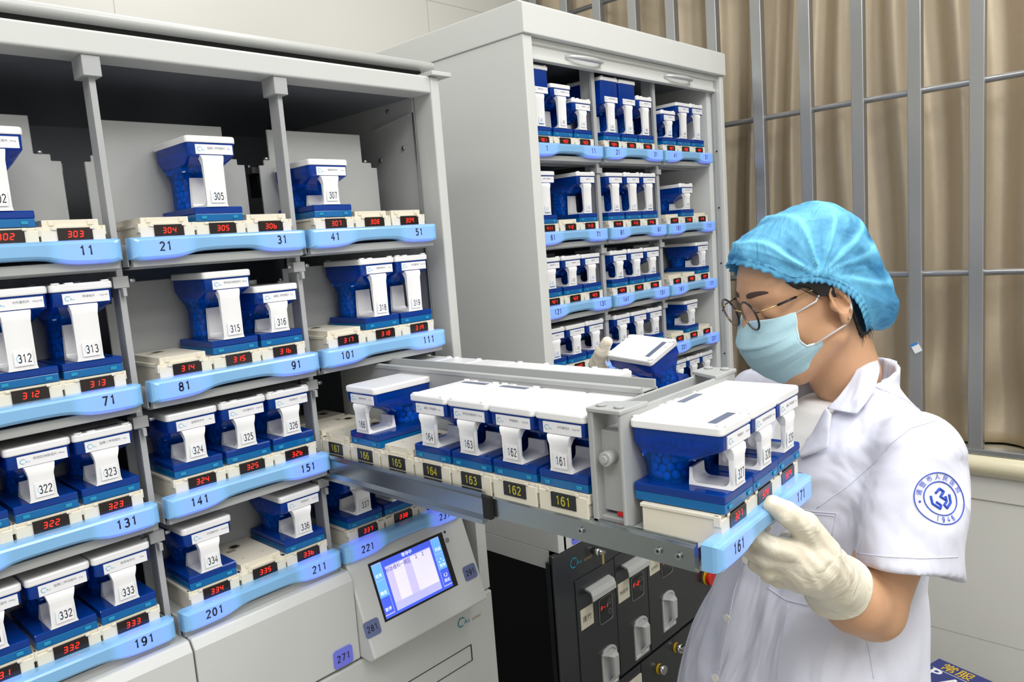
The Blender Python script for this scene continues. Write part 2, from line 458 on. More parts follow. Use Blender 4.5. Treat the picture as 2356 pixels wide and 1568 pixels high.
def base_meshes():
    a = MB()
    a.prism([(-.048, .0095), (-.048, .0165), (-.0465, .018), (.050, .018), (.050, .0095)], 0, -.032, .032, 'cover')
    b = MB(); b.box(-.0315, .0315, -.0475, .0495, .0002, .0095, 'teal')
    c = [MB(), MB()]
    for q, x in zip(c, (-.021, .021)): q.box(x - .0035, x + .0035, -.0488, -.0475, .003, .0068, 'clip')
    return a, b, c
def hopper_mesh(kind):
    zt = ZL[kind]; lo = {'short': .0595, 'tall': .083, 'xl': .083}[kind]
    zn = lo - .028
    mb = MB(); k = 'navy'
    R = [rrect(-.0225, .0225, .0035, .0475, .018, .0175, 5),
         rrect(-.0225, .0225, .0035, .0475, .018, zn, 5),
         rrect(-.0245, .0245, -.006, .0485, .016, zn + .009, 5),
         rrect(-.0285, .0285, -.026, .0490, .012, zn + .018, 5),
         rrect(-.0305, .0305, -.044, .0490, .006, zn + .026, 5),
         rrect(-.0312, .0312, -.0470, .0492, .004, lo, 5),
         rrect(-.0315, .0315, -.0470, .0494, .004, zt, 5)]
    # the upper box is darker than the neck in the photograph: two plastics
    mb.loft(R[:4], 'navy2', True, False); mb.loft(R[3:], 'navy', True, False)
    return mb
def pill_mesh(kind, seed):
    """round tablets heaped in the neck and the hopper"""
    r_ = random.Random(seed); mb = MB()
    zn = {'short': .034, 'tall': .058, 'xl': .058}[kind]; zt = {'short': .058, 'tall': .084, 'xl': .112}[kind] + .006 * seed - .006
    def disc(x, y, z, nx, ny, nz, rr=.0046):
        F = frame4((x, y, z), Vector((-ny, nx, .01)), Vector((nx, ny, nz)).normalized().cross(Vector((-ny, nx, .01)).normalized()))
        v = [F @ Vector((rr * s * math.cos(j * .7854), rr * s * math.sin(j * .7854), h)) for h, s in ((-.0016, .8), (0, 1.), (.0016, .8)) for j in range(8)]
        f = [(i * 8 + j, i * 8 + (j + 1) % 8, (i + 1) * 8 + (j + 1) % 8, (i + 1) * 8 + j) for i in range(2) for j in range(8)] + [tuple(range(8))[::-1], tuple(range(16, 24))]
        mb.add(v, f, 'pills', True)
    z = .024; row = 0
    while z < zn + .006:
        for j in range(11):
            q = (j + .5 * (row % 2)) * 2 * math.pi / 11 + r_.uniform(-.08, .08)
            disc(.0172 * math.cos(q), .0255 + .0172 * math.sin(q), z + r_.uniform(-.0012, .0012), math.cos(q) + r_.uniform(-.3, .3), math.sin(q) + r_.uniform(-.3, .3), r_.uniform(-.4, .4))
        z += .0078; row += 1
    while z < zt:
        t = min(1, (z - zn) / .026); wx = .015 + .011 * t; y0 = .012 - .036 * t; y1 = .043
        per = [(x, y0) for x in np.linspace(-wx, wx, 6)] + [(wx, y) for y in np.linspace(y0 + .008, y1, 4 + int(5 * t))] + [(-wx, y) for y in np.linspace(y0 + .008, y1, 4 + int(5 * t))] + [(x, y1) for x in np.linspace(-wx + .008, wx - .008, 4)]
        for x, y in per:
            disc(x * r_.uniform(.88, 1), y, z + r_.uniform(-.003, .003), r_.uniform(-1, 1), r_.uniform(-1, 1), r_.uniform(-.8, .8))
        z += .0075
    wx = .020; 
    for _ in range(24): disc(r_.uniform(-.022, .022), r_.uniform(-.016, .038), zt - .002 + r_.uniform(-.003, .003), r_.uniform(-.5, .5), r_.uniform(-.5, .5), 1)
    return mb
def lid_mesh(kind, style):
    zt = ZL[kind]; mb = MB()
    mb.loft([rrect(-.0328, .0328, -.0485, .0510, .005, zt, 4), rrect(-.0330, .0330, -.0490, .0515, .005, zt + .0014, 4),
             rrect(-.0330, .0330, -.0490, .0515, .005, zt + .0064, 4), rrect(-.0322, .0322, -.0482, .0507, .005, zt + .0080, 4),
             rrect(-.0305, .0305, -.0465, .0490, .005, zt + .0085, 4)], 'white', False)
    z = zt + .0085
    if style:
        s = -1 if style == 'front' else 1
        yc = s * .034 + .0013
        mb.box(-.0215, .0215, yc - .0045, yc + .0045, z - .0002, z + .0003, 'win')
        ye = s * .0455 + .0013
        mb.prism([(-.0175, z - .001), (-.0165, z + .0012), (-.0085, z + .0012), (-.0075, z - .001)][::1], 1, ye - .003, ye + .003, 'white')
        for x in (-.026, .026): mb.cyl((x, ye), 2, .0045, z - .001, z + .0016, 'white', 14)
        mb.cyl((.025, -ye + .0026), 2, .004, z - .001, z + .0013, 'white', 14)
        mb.cyl((-.025, -ye + .0026), 2, .004, z - .001, z + .0013, 'white', 14)
    return mb
def handle_mesh(kind):
    zt = {'short': .0590, 'tall': .083, 'xl': .083}[kind]
    z0 = .0182; mb = MB()
    def arc(cx, cz, r, a0, a1, n=6):
        return [(cx + r * math.cos(math.radians(a0 + (a1 - a0) * i / n)), cz + r * math.sin(math.radians(a0 + (a1 - a0) * i / n))) for i in range(n + 1)]
    # grip: outer outline goes up the front and curls back at the top, inner outline returns
    yf = -.0485; th = .0038
    outer = [(yf, z0), (yf, z0 + .004)] + [(yf - .0012, zt - .012)] + [(yf - .0022, zt - .006), (yf - .0012, zt - .0015), (yf + .003, zt + .0008)] + [(yf + .012, zt + .0008)]
    inner = [(yf + .012, zt - .003), (yf + .0075, zt - .0055), (yf + th + .0005, zt - .012), (yf + th, z0 + .010)] + arc(yf + th + .007, z0 + .0095, .007, 180, 270) + [(-.012, z0 + .0025)] + arc(-.0125, z0 + .0085, .006, 270, 360) + [(-.0062, zt - .024), (-.003, zt - .024), (-.003, z0)]
    poly = outer + inner
    # extrude with a waist: wide at the foot and the top, narrower between
    def wx(z):
        t = (z - z0) / (zt - z0); return .0122 + .0022 * (2 * t - 1) ** 4 + .0008 * (t > .8)
    n = len(poly)
    v = [(-.0015 - wx(z), y, z) for y, z in poly] + [(-.0015 + wx(z), y, z) for y, z in poly]
    tri = []
    # ear-clip through bmesh-free fan is wrong for concave outlines: use mathutils
    from mathutils.geometry import tessellate_polygon
    for t in tessellate_polygon([[Vector((a, b, 0)) for a, b in poly]]): tri.append(tuple(t))
    sides = [(i, (i + 1) % n, n + (i + 1) % n, n + i) for i in range(n)]
    mb.add(v, tri + [tuple(n + i for i in t)[::-1] for t in tri], 'white')
    o = len(mb.v) - 2 * n
    for f in sides: mb.f.append([a + o for a in f]); mb.m.append(0); mb.sm.append(True)
    return mb
LBL = ['甲硝唑片 0.2g*100', '阿司匹林肠溶片 100mg', '盐酸二甲双胍片 0.5g', '硝苯地平片 5mg', '卡托普利片 25mg*100']
def label_mesh(kind, i, small=False):
    zt = {'short': .0740, 'tall': .0985, 'xl': .0985}[kind]; mb = MB()
    mb.box(-.0215, .0275, -.0484, -.0470, zt - .0145, zt - .0025, 'sticker')
    logo(mb, -.0165, zt - .0082, .0026, -.0486)
    t = LBL[i % len(LBL)].split(' ')
    mb.text(t[0], .0034, frame4((.0055, -.0486, zt - .0072), (1, 0, 0), (0, 0, 1)), 'grey_ink')
    mb.text(t[1], .0024, frame4((.0215, -.0486, zt - .0072), (1, 0, 0), (0, 0, 1)), 'grey_ink')
    return mb
def sticker_mesh(kind, num, hand=False):
    mb = MB(); y = -.0499
    zc = .031 if kind != 'short' else .031
    if not hand:
        mb.box(-.0095, .0085, y, y + .0004, zc - .008, zc + .008, 'sticker')
        digits(mb, num, .0098, frame4((0.0006, y - .0001, zc), (1, 0, 0), (0, 0, 1)), 'ink', .13, .72, .66)
        mb.tube([(-.0045 + .0026 * math.cos(a), y, zc + .0036 * math.sin(a)) for a in [1 + 4.2 * i / 9 for i in range(10)]], .0002, 'cyan_ink', 4)
    else:
        mb.box(-.008, .007, y, y + .0004, zc - .008, zc + .006, 'sticker')
        c = 'blue_ink' if num[-1] in '13579' else 'ink'
        digits(mb, num, .0070, frame4((0, y - .0001, zc - .001), (1, 0, .06), (-.06, 0, 1)), c, .12, .66, .66)
        if num[-1] in '1467': mb.box(-.008, .0075, y - .0002, y, zc - .0085, zc - .0072, 'blue_ink')
    return mb

PARTS = {}
def shared(key, fn, name, bevel=0, seg=2):
    if key not in PARTS:
        o = fn().build(name, None, bevel, seg); col.objects.unlink(o); PARTS[key] = o
    c = PARTS[key].copy(); c.name = name; col.objects.link(c); return c
ncan = 0
def canister(num, kind, loc, rz, label, group, lid=None, hand=False, scale=(1, 1, 1), matrix=None):
    global ncan; ncan += 1
    r = empty('pill_canister', loc, label, 'pill canister', group, rz); r.scale = scale
    if matrix is not None: r.matrix_world = matrix
    def put(key, fn, name, bevel=0, seg=2, parent=r):
        o = shared(key, fn, name, bevel, seg); o.parent = parent; return o
    cv = put('cover', lambda: base_meshes()[0], 'base_cover', .0012)
    tr = put('tray', lambda: base_meshes()[1], 'base_tray', .0008)
    for i in (0, 1): put('clip%d' % i, lambda: base_meshes()[2][i], 'clip', .0004, 1, tr)
    put('hop' + kind, lambda: hopper_mesh(kind), 'hopper')
    p = put('pill%s%d' % (kind, ncan % 3), lambda: pill_mesh(kind, ncan % 3), 'pills'); p['kind'] = 'stuff'
    put('lid%s%s' % (kind, lid), lambda: lid_mesh(kind, lid), 'lid')
    h = put('hnd' + kind, lambda: handle_mesh(kind), 'handle', .0009)
    put('lab%s%d' % (kind, ncan % 5), lambda: label_mesh(kind, ncan), 'drug_label')
    s = sticker_mesh(kind, num, hand).build('number_sticker', h)
    return r

# ---------------------------------------------------------------- docks and drawers
def dock_mesh(full, side=False):
    """ivory cell base; origin: middle of the front, level with the top of the front strip"""
    mb = MB()
    w = .0328
    mb.box(-w, w, 0, .104, -.012, .0125, 'beige')
    mb.box(-w - .0014, w + .0014, .003, .106, .0125, .0163, 'beige')
    for s in (-1, 1):
        mb.box(s * w - .0016, s * w + .0016, .001, .010, .006, .0163, 'beige')
        mb.box(s * .0195 - .0025, s * .0195 + .0025, -.0014, .0002, .0125, .0160, 'beige')
    if not full:
        mb.box(-.029, .029, .006, .099, .0163, .0238, 'beige')
        for x in (-.020, .020): mb.box(x - .0028, x + .0028, .0046, .0062, .0178, .0226, 'beige')
        mb.cyl((-.002, .078), 2, .0085, .0238, .0240, 'beige_d', 20)
        mb.cyl((-.002, .078), 2, .0055, .0240, .0242, 'black', 16)
        mb.box(-.019, -.006, .062, .070, .0238, .0240, 'beige_d')
        for x in (-.015, .014): mb.box(x - .002, x + .002, .026, .0275, .0238, .0239, 'beige_d')
    return mb
def display_mesh(num, side=False):
    mb = MB(); cx = .0012
    if side:
        mb.box(cx - .0165, cx + .0165, -.0012, .001, -.0035, .0125, 'sign_bg')
        digits(mb, num, .0105, frame4((cx, -.0014, .0045), (1, 0, 0), (0, 0, 1)), 'yellow_ink', .14, 1.0, .66)
    else:
        mb.box(cx - .0180, cx + .0180, -.0012, .001, .0005, .0142, 'led_bg')
        seven(mb, num, frame4((cx, -.00145, .0072), (1, 0, 0), (0, 0, 1)), .0070, 'led')
    return mb
def bar_mesh(n1, n2):
    """light blue front strip of a drawer, scalloped underneath, with two numbers"""
    mb = MB(); L = .1165; P = []
    top = 0.0
    n = 24
    for i in range(n + 1):
        x = -L + 2 * L * i / n; a = abs(x) / L
        z = -.0200 - .0075 * (1 / (1 + math.exp(-(a - .42) * 16))) + .002 * max(0, (a - .9) / .1) ** 2
        P.append((x, z))
    P += [(L, -.001), (L - .003, top), (-L + .003, top), (-L, -.001)]
    rings = []
    for y, sh in ((.004, 0), (-.0070, 0), (-.0105, .0006), (-.0128, .0020), (-.0142, .0044)):
        ring = []
        for x, z in P:
            zz = z - sh if z > -.005 else z + sh
            xx = x - math.copysign(sh * 1.6, x) if abs(x) > L - .004 else x
            ring.append((xx, y, zz))
        rings.append(ring)
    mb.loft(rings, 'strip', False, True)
    for x, t in ((-.0775, n1), (.0775, n2)):
        digits(mb, t, .0112, frame4((x, -.01435, -.0122), (1, 0, 0), (0, 0, 1)), 'ink', .17, 1.0, .74)
    return mb
def panel_mesh(h, sh):
    """stepped grey partition behind the front row of canisters"""
    mb = MB()
    P = [(-.112, -.01), (-.112, sh - .008), (-.104, sh - .008), (-.104, sh), (-.094, sh), (-.094, h), (.075, h), (.075, sh),
         (.093, sh), (.093, sh - .008), (.104, sh - .008), (.104, -.01)]
    mb.prism(P, 1, .112, .116, 'drawer')
    for x in (.082, -.099): mb.cyl((x, .114), 2, .0035, sh, sh + .004, 'alu', 10)
    mb.box(-.03, .075, .116, .119, .01, sh - .02, 'drawer')
    return mb
def tray_mesh(depth):
    mb = MB()
    mb.box(-.116, .116, .004, depth, -.0135, -.0118, 'drawer')
    for s in (-1, 1): mb.box(s * .116 - .001, s * .116 + .001, .004, depth, -.034, -.008, 'drawer')
    mb.prism([(-.004, -.0240), (-.004, -.0345), (.012, -.0375), (.060, -.0375), (.060, -.0355), (.012, -.0355), (.004, -.030), (.004, -.0240)], 0, -.1135, .1135, 'drawer')
    mb.box(-.08, .085, .020, .0215, -.0382, -.0374, 'black')
    return mb

def drawer(cx, y, z, nums, n1, n2, filled, label, group, tall, pulled=False, offs=(-.0688, 0, .0678)):
    r = empty('drawer', (cx, y, z), label, 'drawer', group)
    bar_mesh(n1, n2).build('front_strip', r)
    o = shared(('tray', pulled), lambda: tray_mesh(.60), 'tray', .0006, 1); o.parent = r
    if not pulled:
        o = shared(('panel', tall), lambda: panel_mesh(.155 if tall == 2 else .118 if tall else .104, .110 if tall == 2 else .100 if tall else .084), 'partition', .0008, 1)
        o.parent = r
    for dx, nm, fl in zip(offs, nums, filled):
        d = shared(('dock', bool(fl)), lambda: dock_mesh(bool(fl)), 'dock', .0012); d.parent = r; d.location = (dx, .004, 0)
        display_mesh(nm).build('number_display', d)
    return r

CA = (-.3587, -.1170, .1240)      # column centres, left cabinet (front strips are at +-.12 about)
CAS = (-.3640, -.1215, .1180)
ZA = (1.5900, 1.4191, 1.2729, 1.1253)
kindsA = {'302': 'tall', '305': 'tall', '307': 'short', '312': 'tall', '313': 'tall', '315': 'tall', '316': 'short',
          '318': 'tall', '319': 'tall', '321': 'short', '322': 'short', '323': 'short', '324': 'short', '325': 'short', '326': 'short',
          '331': 'short', '332': 'short', '333': 'short', '334': 'short', '336': 'short', '337': 'short', '338': 'short', '339': 'short'}
lidA = {'321': 'front', '323': 'front', '325': 'front', '326': 'front', '337': 'back', '313': 'front', '318': 'front', '319': 'front'}
startn = ((1, 21, 41), (61, 81, 101), (121, 141, 161), (181, 201, 221))
SZ = {'short': 'short', 'tall': 'tall', 'xl': 'extra tall'}
PULL = -.6000
OFF = (-.0688, 0, .0678)
for r_ in range(4):
    for c_ in range(3):
        nums = ['3%d%d' % (r_, c_ * 3 + k + 1) for k in range(3)]
        if (r_, c_) == (2, 2): continue
        n1 = startn[r_][c_]
        lb = 'drawer with blue front strip numbered %d and %d, left cabinet' % (n1, n1 + 10)
        cx = CAS[c_]; offs = tuple(CA[c_] + q - .0005 - cx for q in OFF)
        drawer(cx, 0, ZA[r_], nums, str(n1), str(n1 + 10), [n in kindsA for n in nums], lb, 'drawers of the left cabinet',
               2 if r_ == 0 else 1 if r_ == 1 else 0, offs=offs)
        for k, n in enumerate(nums):
            if n in kindsA:
                kd = kindsA[n]
                canister(n, kd, (CA[c_] + OFF[k], .0535, ZA[r_] + .0165), 0,
                         '%s blue pill canister marked %s on its handle, left cabinet' % (SZ[kd], n), 'canisters in the left cabinet', lidA.get(n))

# ------- the drawer pulled out to the right of the left cabinet
DX = .1210; DZ = 1.2729
pd = empty('drawer', (DX, PULL, DZ), 'drawer with strip numbered 161 and 171, pulled far out of the left cabinet', 'drawer', 'drawers of the left cabinet')
fs_ = bar_mesh('161', '171').build('front_strip', pd); fs_.rotation_euler = (0, 0, math.radians(2.4)); fs_.location = (-.0155, -.0070, 0)
ROWX = (-.0690, -.0010, .0665)
def ROWY(i): return (0, .0050, .0100)[i]
mb = MB(); mb.box(-.1175, .1175, .004, .72, -.0135, -.0110, 'drawer')
mb.prism([(-.004, -.0240), (-.004, -.0345), (.012, -.0375), (.060, -.0375), (.060, -.0355), (.012, -.0355), (.004, -.030), (.004, -.0240)], 0, -.1135, .1135, 'drawer')
mb.box(-.1175, -.1155, .004, .72, -.034, -.0135, 'drawer'); mb.box(.1155, .1175, .004, .72, -.034, -.0135, 'drawer')
mb.build('tray', pd, .0008, 1)
for i_, nm in enumerate(('327', '328', '329')):
    d = shared(('dock', True), lambda: dock_mesh(True), 'dock', .0012); d.parent = pd; d.location = (ROWX[i_], -.0115 + ROWY(i_), 0); d.scale = (1.02, .80, 1); d.rotation_euler = (0, 0, math.radians(3.5))
    display_mesh(nm).build('number_display', d)
# cross box between the front row and the long rows: two walls, caps with bosses, roller
mb = MB()
Y0, Y1 = .0835, .1180       # local: front wall, rear wall
mb.box(-.118, .118, Y0 - .002, Y0 + .002, -.011, .1065, 'drawer')
mb.box(-.118, .118, Y1 - .002, Y1 + .002, -.011, .1040, 'drawer')
mb.box(-.119, -.095, Y1 - .003, Y1 + .004, -.011, .1060, 'drawer')
mb.box(-.112, .118, Y0, Y1, -.011, -.004, 'drawer')
mb.box(-.106, .106, Y0 + .001, Y1 - .001, .000, .084, 'drawer')
mb.build('cross_box', pd, .0012, 2)
for s in (-1, 1):
    mb = MB(); mb.prism([(-.1205 * s, Y0 - .003), (-.1205 * s, Y1 + .004), (-.088 * s, Y1 + .004), (-.070 * s, Y0 - .003)], 2, .1050, .1095, 'drawer')
    cap = mb.build('corner_cap', pd, .0008, 1)
    for yy in (Y0 + .006, Y1 - .007):
        mb = MB(); mb.cyl((-.1085 * s, yy), 2, .0052, .1095, .1118, 'drawer', 18); mb.build('boss', cap, .0005, 1)
mb = MB(); mb.cyl(((Y0 + Y1) / 2 + .002, .058), 0, .0075, -.1195, -.100, 'drawer', 18); mb.cyl(((Y0 + Y1) / 2 + .002, .058), 0, .0042, -.1215, -.1195, 'drawer', 14)
mb.build('roller', pd, .0006, 1)
mb = MB(); mb.box(-.108, -.085, Y0 + .008, Y0 + .016, -.003, .001, 'red'); mb.build('red_wire', pd)
# centre wall: a channel running back between the two long rows
mb = MB()
for x in (-.020, .008):
    mb.box(x - .0012, x + .0012, Y1 + .002, .70, -.011, .1060, 'drawer')
mb.prism([(-.0225, .1040), (-.0225, .1090), (-.0185, .1105), (-.0175, .1050), (.0045, .1050), (.0055, .1145), (.0095, .1145), (.0095, .1040)], 1, Y1 + .004, .70, 'drawer')
mb.build('centre_wall', pd)
# steel slides
mb = MB()
mb.prism([(-.1190, -.0065), (-.1190, -.0085), (-.1235, -.0105), (-.1235, -.0315), (-.1190, -.0335), (-.1190, -.0355), (-.1165, -.0355), (-.1165, -.0065)], 1, .004, .62, 'steel')
sl = mb.build('slide_inner', pd)
mb = MB()
for yy in (.020, .042, .135): mb.cyl((yy, -.021), 0, .0034, -.1262, -.1235, 'alu', 14, .0028); mb.cyl((yy, -.021), 0, .0015, -.1264, -.1262, 'black', 6)
mb.build('slide_screws', sl)
mb = MB()
mb.prism([(-.1240, -.0035), (-.1290, -.0035), (-.1310, -.0075), (-.1275, -.012), (-.1275, -.031), (-.1320, -.0355), (-.1320, -.0410), (-.1240, -.0410)], 1, .274, .66, 'steel')
mb.box(-.1300, -.1240, .262, .274, -.034, -.008, 'black')
mb.build('slide_outer', pd)
for dx in (1,):
    mb = MB(); mb.prism([(.1190, -.0065), (.1235, -.0105), (.1235, -.0315), (.1190, -.0355), (.1165, -.0355), (.1165, -.0065)], 1, .004, .62, 'steel'); mb.build('slide_inner', pd)
# long row on the left, facing left
side = ('161', '162', '163', '164', '165', '166', '167', '168', '169')
lids = {'161': None, '162': None, '163': 'back', '164': 'back', '166': None}
P_ = .0702; YB = -.4750
for k, n in enumerate(side):
    yc = YB + P_ * (k + .5)
    fl = n in lids
    d = shared(('dock', fl), lambda: dock_mesh(fl), 'dock', .0012); d.parent = pd
    d.location = (.0005 - DX, yc - PULL, .0005); d.rotation_euler = (0, 0, -math.pi / 2); d.scale = (1.015, .95, 1)
    display_mesh(n, True).build('number_plate', d)
    if fl:
        canister(n, 'short', (.0005 + .0505, yc, DZ + .0170), -math.pi / 2, 'short blue pill canister marked %s on its handle, in the pulled out drawer' % n,
                 'canisters in the pulled out drawer', lids[n], scale=(1.03, 1.0, 1))
nb = ('fifth window lid from the front', 'plain', 'window', 'plain', 'window')
right = [(-.340, 'back', 'nearest to the cross box'), (-.271, None, 'second from the cross box'), (-.201, 'back', 'third from the cross box'),
         (-.131, None, 'fourth from the cross box'), (-.061, 'back', 'fifth from the cross box'), (.009, 'back', 'sixth, at the cabinet')]
for yc, ld, w in right:
    d = shared(('dock', True), lambda: dock_mesh(True), 'dock', .0012); d.parent = pd
    d.location = (.2390 - DX, yc - PULL, .0005); d.rotation_euler = (0, 0, math.pi / 2); d.scale = (1.015, .95, 1)
    canister('17' + str(2 + right.index((yc, ld, w))), 'short', (.2390 - .0505, yc, DZ + .0170), math.pi / 2,
             'pill canister behind the centre wall of pulled drawer, %s' % w, 'canisters in the pulled out drawer', ld, scale=(1.03, 1.0, 1))
d = shared(('dock', False), lambda: dock_mesh(False), 'dock', .0012); d.parent = pd
d.location = (.2390 - DX, -.411 - PULL, .0005); d.rotation_euler = (0, 0, math.pi / 2); d.scale = (1.015, .95, 1)
# the three canisters of the front row of the pulled drawer
for i_, (nm, ld, w) in enumerate((('327', 'front', 'nearest, at the left end'), ('328', 'back', 'in the middle'), ('329', None, 'at the right end'))):
    canister(nm, 'short', (DX + ROWX[i_], PULL + .0330 + ROWY(i_), DZ + .0170), math.radians(3.5),
             'pill canister in the front row of the pulled out drawer, %s' % w, 'canisters in the pulled out drawer', ld, scale=(1.03, .97, 1))

# ---------------------------------------------------------------- left cabinet
ca = empty('dispensing_cabinet', (-.12, .35, 0), 'grey canister dispensing cabinet on the left with an open front and a touch screen', 'cabinet')
OX, OY = .12, -.35
def A(fn, name, bevel=0, seg=2, parent=None):
    mb = MB(); fn(mb)
    o = mb.build(name, parent or ca, bevel, seg, loc=(OX, OY, 0) if parent is None else None); return o
XL, XR, YFR, YBK = -.535, .2850, .008, .76
def f(mb):
    mb.box(.2660, XR, YFR, .055, 0, 1.8260, 'cab'); mb.box(XL, -.51, YFR, .055, 0, 1.8260, 'cab')
    mb.box(-.51, .2660, YFR, .055, 1.7990, 1.8260, 'cab')
A(f, 'front_frame', .003, 3)
def f(mb):
    mb.box(.262, .2835, .055, YBK, 0, 1.825, 'cab_in'); mb.box(XL, -.50, .055, YBK, 0, 1.825, 'cab_in')
    mb.box(XL, .2835, YBK, YBK + .01, 0, 1.825, 'cab_in')
A(f, 'side_panels')
def f(mb): mb.box(-.51, .262, .055, YBK, 1.800, 1.824, 'dark_in'); mb.box(-.50, .255, .50, .502, 1.1, 1.80, 'dark_in')
A(f, 'inner_top')
def f(mb):
    mb.prism([(.030, 1.8405), (.024, 1.8415), (.021, 1.8450), (.021, 1.8480), (.024, 1.8520), (.030, 1.8545), (.76, 1.8545), (.76, 1.8405)], 0, XL - .01, .2900, 'cab', True)
    mb.box(XL, .275, .040, .70, 1.826, 1.8405, 'black')  # black slab: paints the shade in the gap below the lid
A(f, 'top_lid')
def f(mb): mb.box(.262, .304, -.002, .05, 1.8262, 1.8330, 'cab')
A(f, 'lid_bracket', .001)
def f(mb):
    mb.box(.2560, .2578, .045, .05, 1.10, 1.775, 'alu')
    for (y, z) in ((.085, 1.722), (.150, 1.71), (.118, 1.788), (.085, 1.56)): mb.cyl((y, z), 0, .0035, .2590, .2622, 'alu', 12)
    mb.prism([(.062, 1.772), (.16, 1.762), (.16, 1.7635), (.062, 1.7735)], 0, .2570, .2622, 'cab_in')
A(f, 'guide_rail')
for X in (-.2435, -.0030):
    def f(mb):
        mb.box(X - .0035, X + .0035, .020, .024, 1.085, 1.7755, 'cab_in')
        mb.box(X - .0012, X + .0012, .024, .048, 1.085, 1.7755, 'cab_in')
    dv = A(f, 'divider')
    def f(mb): mb.box(X - .0110, X + .0090, .012, .045, 1.7755, 1.799, 'cab_in')
    mb = MB(); f(mb); mb.build('divider_block', dv, .0006, 1)
    for z in ZA[:3]:
        mb = MB(); mb.box(X - .0100, X + .0080, .016, .034, z - .058, z - .044, 'cab_in')
        mb.box(X - .0022, X + .0022, .010, .020, z - .068, z - .058, 'cab_in')
        for s in (-1, 1): mb.cyl((.020, z - .050), 0, .0028, X - .001 + s * .0105, X - .001 + s * .0170, 'alu', 10)
        mb.build('divider_bracket', dv, .0005, 1)
# shelf slides under each drawer and the driving gear behind the partitions
for zz in ZA:
    for X in (-.2435, -.0030):
        for s in (-1, 1):
            def f(mb): mb.box(X + s * .0052 - .0012, X + s * .0052 + .0012, .03, .60, zz - .032, zz - .016, 'steel')
            A(f, 'runner')
for zz, xs in ((1.59, (-.26, -.012, .03)), (1.4191, (-.012, -.25, .23))):
    for x in xs:
        def f(mb):
            mb.box(x - .016, x + .012, .15, .19, zz + .095, zz + .104, 'alu'); mb.box(x - .006, x + .008, .155, .18, zz + .06, zz + .095, 'black')
            mb.cyl((x - .01, .17), 2, .004, zz + .104, zz + .110, 'alu', 10); mb.cyl((x + .008, .17), 2, .004, zz + .104, zz + .110, 'alu', 10)
        A(f, 'drive_gear')
# lower body
def f(mb):
    mb.prism([(-.020, .955), (-.022, 1.078), (-.014, 1.0905), (.10, 1.0945), (.10, .955)], 0, -.2330, .0040, 'cab')
A(f, 'cover_panel', .002)
def f(mb):
    mb.prism([(-.020, .70), (-.022, 1.078), (-.014, 1.0905), (.10, 1.0945), (.10, .70)], 0, -.500, -.2350, 'cab')
A(f, 'cover_panel', .002)
def f(mb):
    mb.box(-.2345, .2840, -.018, .10, .10, .9500, 'cab')
A(f, 'lower_door_panel', .003)
def f(mb):
    for a, b in (((.02, .8735), (.2245, .8735)), ((.2235, .845), (.2245, .8735)), ((.02, .845), (.2245, .845))):
        mb.box(a[0], b[0] + .0006, -.0190, -.0175, a[1], b[1] + .0008, 'black')
    mb.box(.07, .095, -.0192, -.0178, .862, .866, 'gold_ink')
A(f, 'flap')
def f(mb): mb.box(-.05, .262, .03, .70, 1.075, 1.085, 'dark_in'); mb.box(-.50, -.0, .03, .70, 1.070, 1.08, 'dark_in')
A(f, 'deck')
def f(mb): mb.box(-.50, .28, .10, .75, .02, 1.07, 'cab')
A(f, 'inner_body')
def f(mb): mb.box(.2640, .2860, -.012, .012, .9520, 1.0900, 'cab'); mb.cyl((.2795, 0.0), 2, .003, 1.09, 1.0905, 'black', 10)
A(f, 'guard_strip', .002)
def f(mb):
    logo(mb, .2075, .9215, .0075, -.0186, 'teal_ink', 'teal_ink')
    mb.text('oritor', .009, frame4((.243, -.0186, .917), (1, 0, 0), (0, 0, 1)), 'gold_ink')
A(f, 'logo')
# console: tilted plate from the top (y -.005, z 1.104) to the bottom (y -.055, z .962)
T0 = Vector((0, -.005, 1.1035)); T1 = Vector((0, -.055, .9630)); dn = (T1 - T0).normalized(); nrm = Vector((0, dn.z, -dn.y))
if nrm.y > 0: nrm = -nrm
def CP(x, t, off=0.): p = T0 + dn * t + nrm * off; return Vector((x, p.y, p.z))
HL = (T1 - T0).length
def f(mb):
    pr_ = [(T0.y, T0.z), (T1.y, T1.z), (T1.y + .012, T1.z - .008), (.05, T1.z - .008), (.05, T0.z)]
    mb.prism(pr_, 0, .0050, .2385, 'cab')
con = A(f, 'console', .0025)
con_origin = Vector((OX, OY, 0))
def on_plate(px, py):
    d = (at(px, py, 1) - CAM); t = (T0 - CAM).dot(nrm) / d.dot(nrm); return CAM + d * t
C4 = [on_plate(*p) for p in ((849, 1306), (1003, 1232), (1044, 1340), (895, 1427))]
cx0 = (C4[0].x + C4[3].x) / 2; cx1 = (C4[1].x + C4[2].x) / 2
t0 = ((C4[0] - T0).dot(dn) + (C4[1] - T0).dot(dn)) / 2; t1 = ((C4[2] - T0).dot(dn) + (C4[3] - T0).dot(dn)) / 2
SW = cx1 - cx0; SH = t1 - t0
def srect(mb, u0, u1, v0, v1, off, k):
    """rectangle on the screen, u to the right, v downwards, 0..1"""
    q = [CP(cx0 + SW * u, t0 + SH * v, off) for u, v in ((u0, v1), (u1, v1), (u1, v0), (u0, v0))]
    mb.add(q, [(0, 1, 2, 3)], k)
def stext(mb, t, u, v, size, k, sx=1.):
    mb.text(t, size, frame4(CP(cx0 + SW * u, t0 + SH * v, .0009), (1, 0, 0), -dn), k, sx=sx)
mb = MB()
q0 = [CP(cx0 - .004, t0 - .004, .0004), CP(cx0 - .004, t1 + .003, .0004), CP(cx1 + .010, t1 + .003, .0004), CP(cx1 + .010, t0 - .004, .0004)]
mb.add(q0, [(0, 1, 2, 3)], 'black')
mb.build('screen_surround', con)
mb = MB()
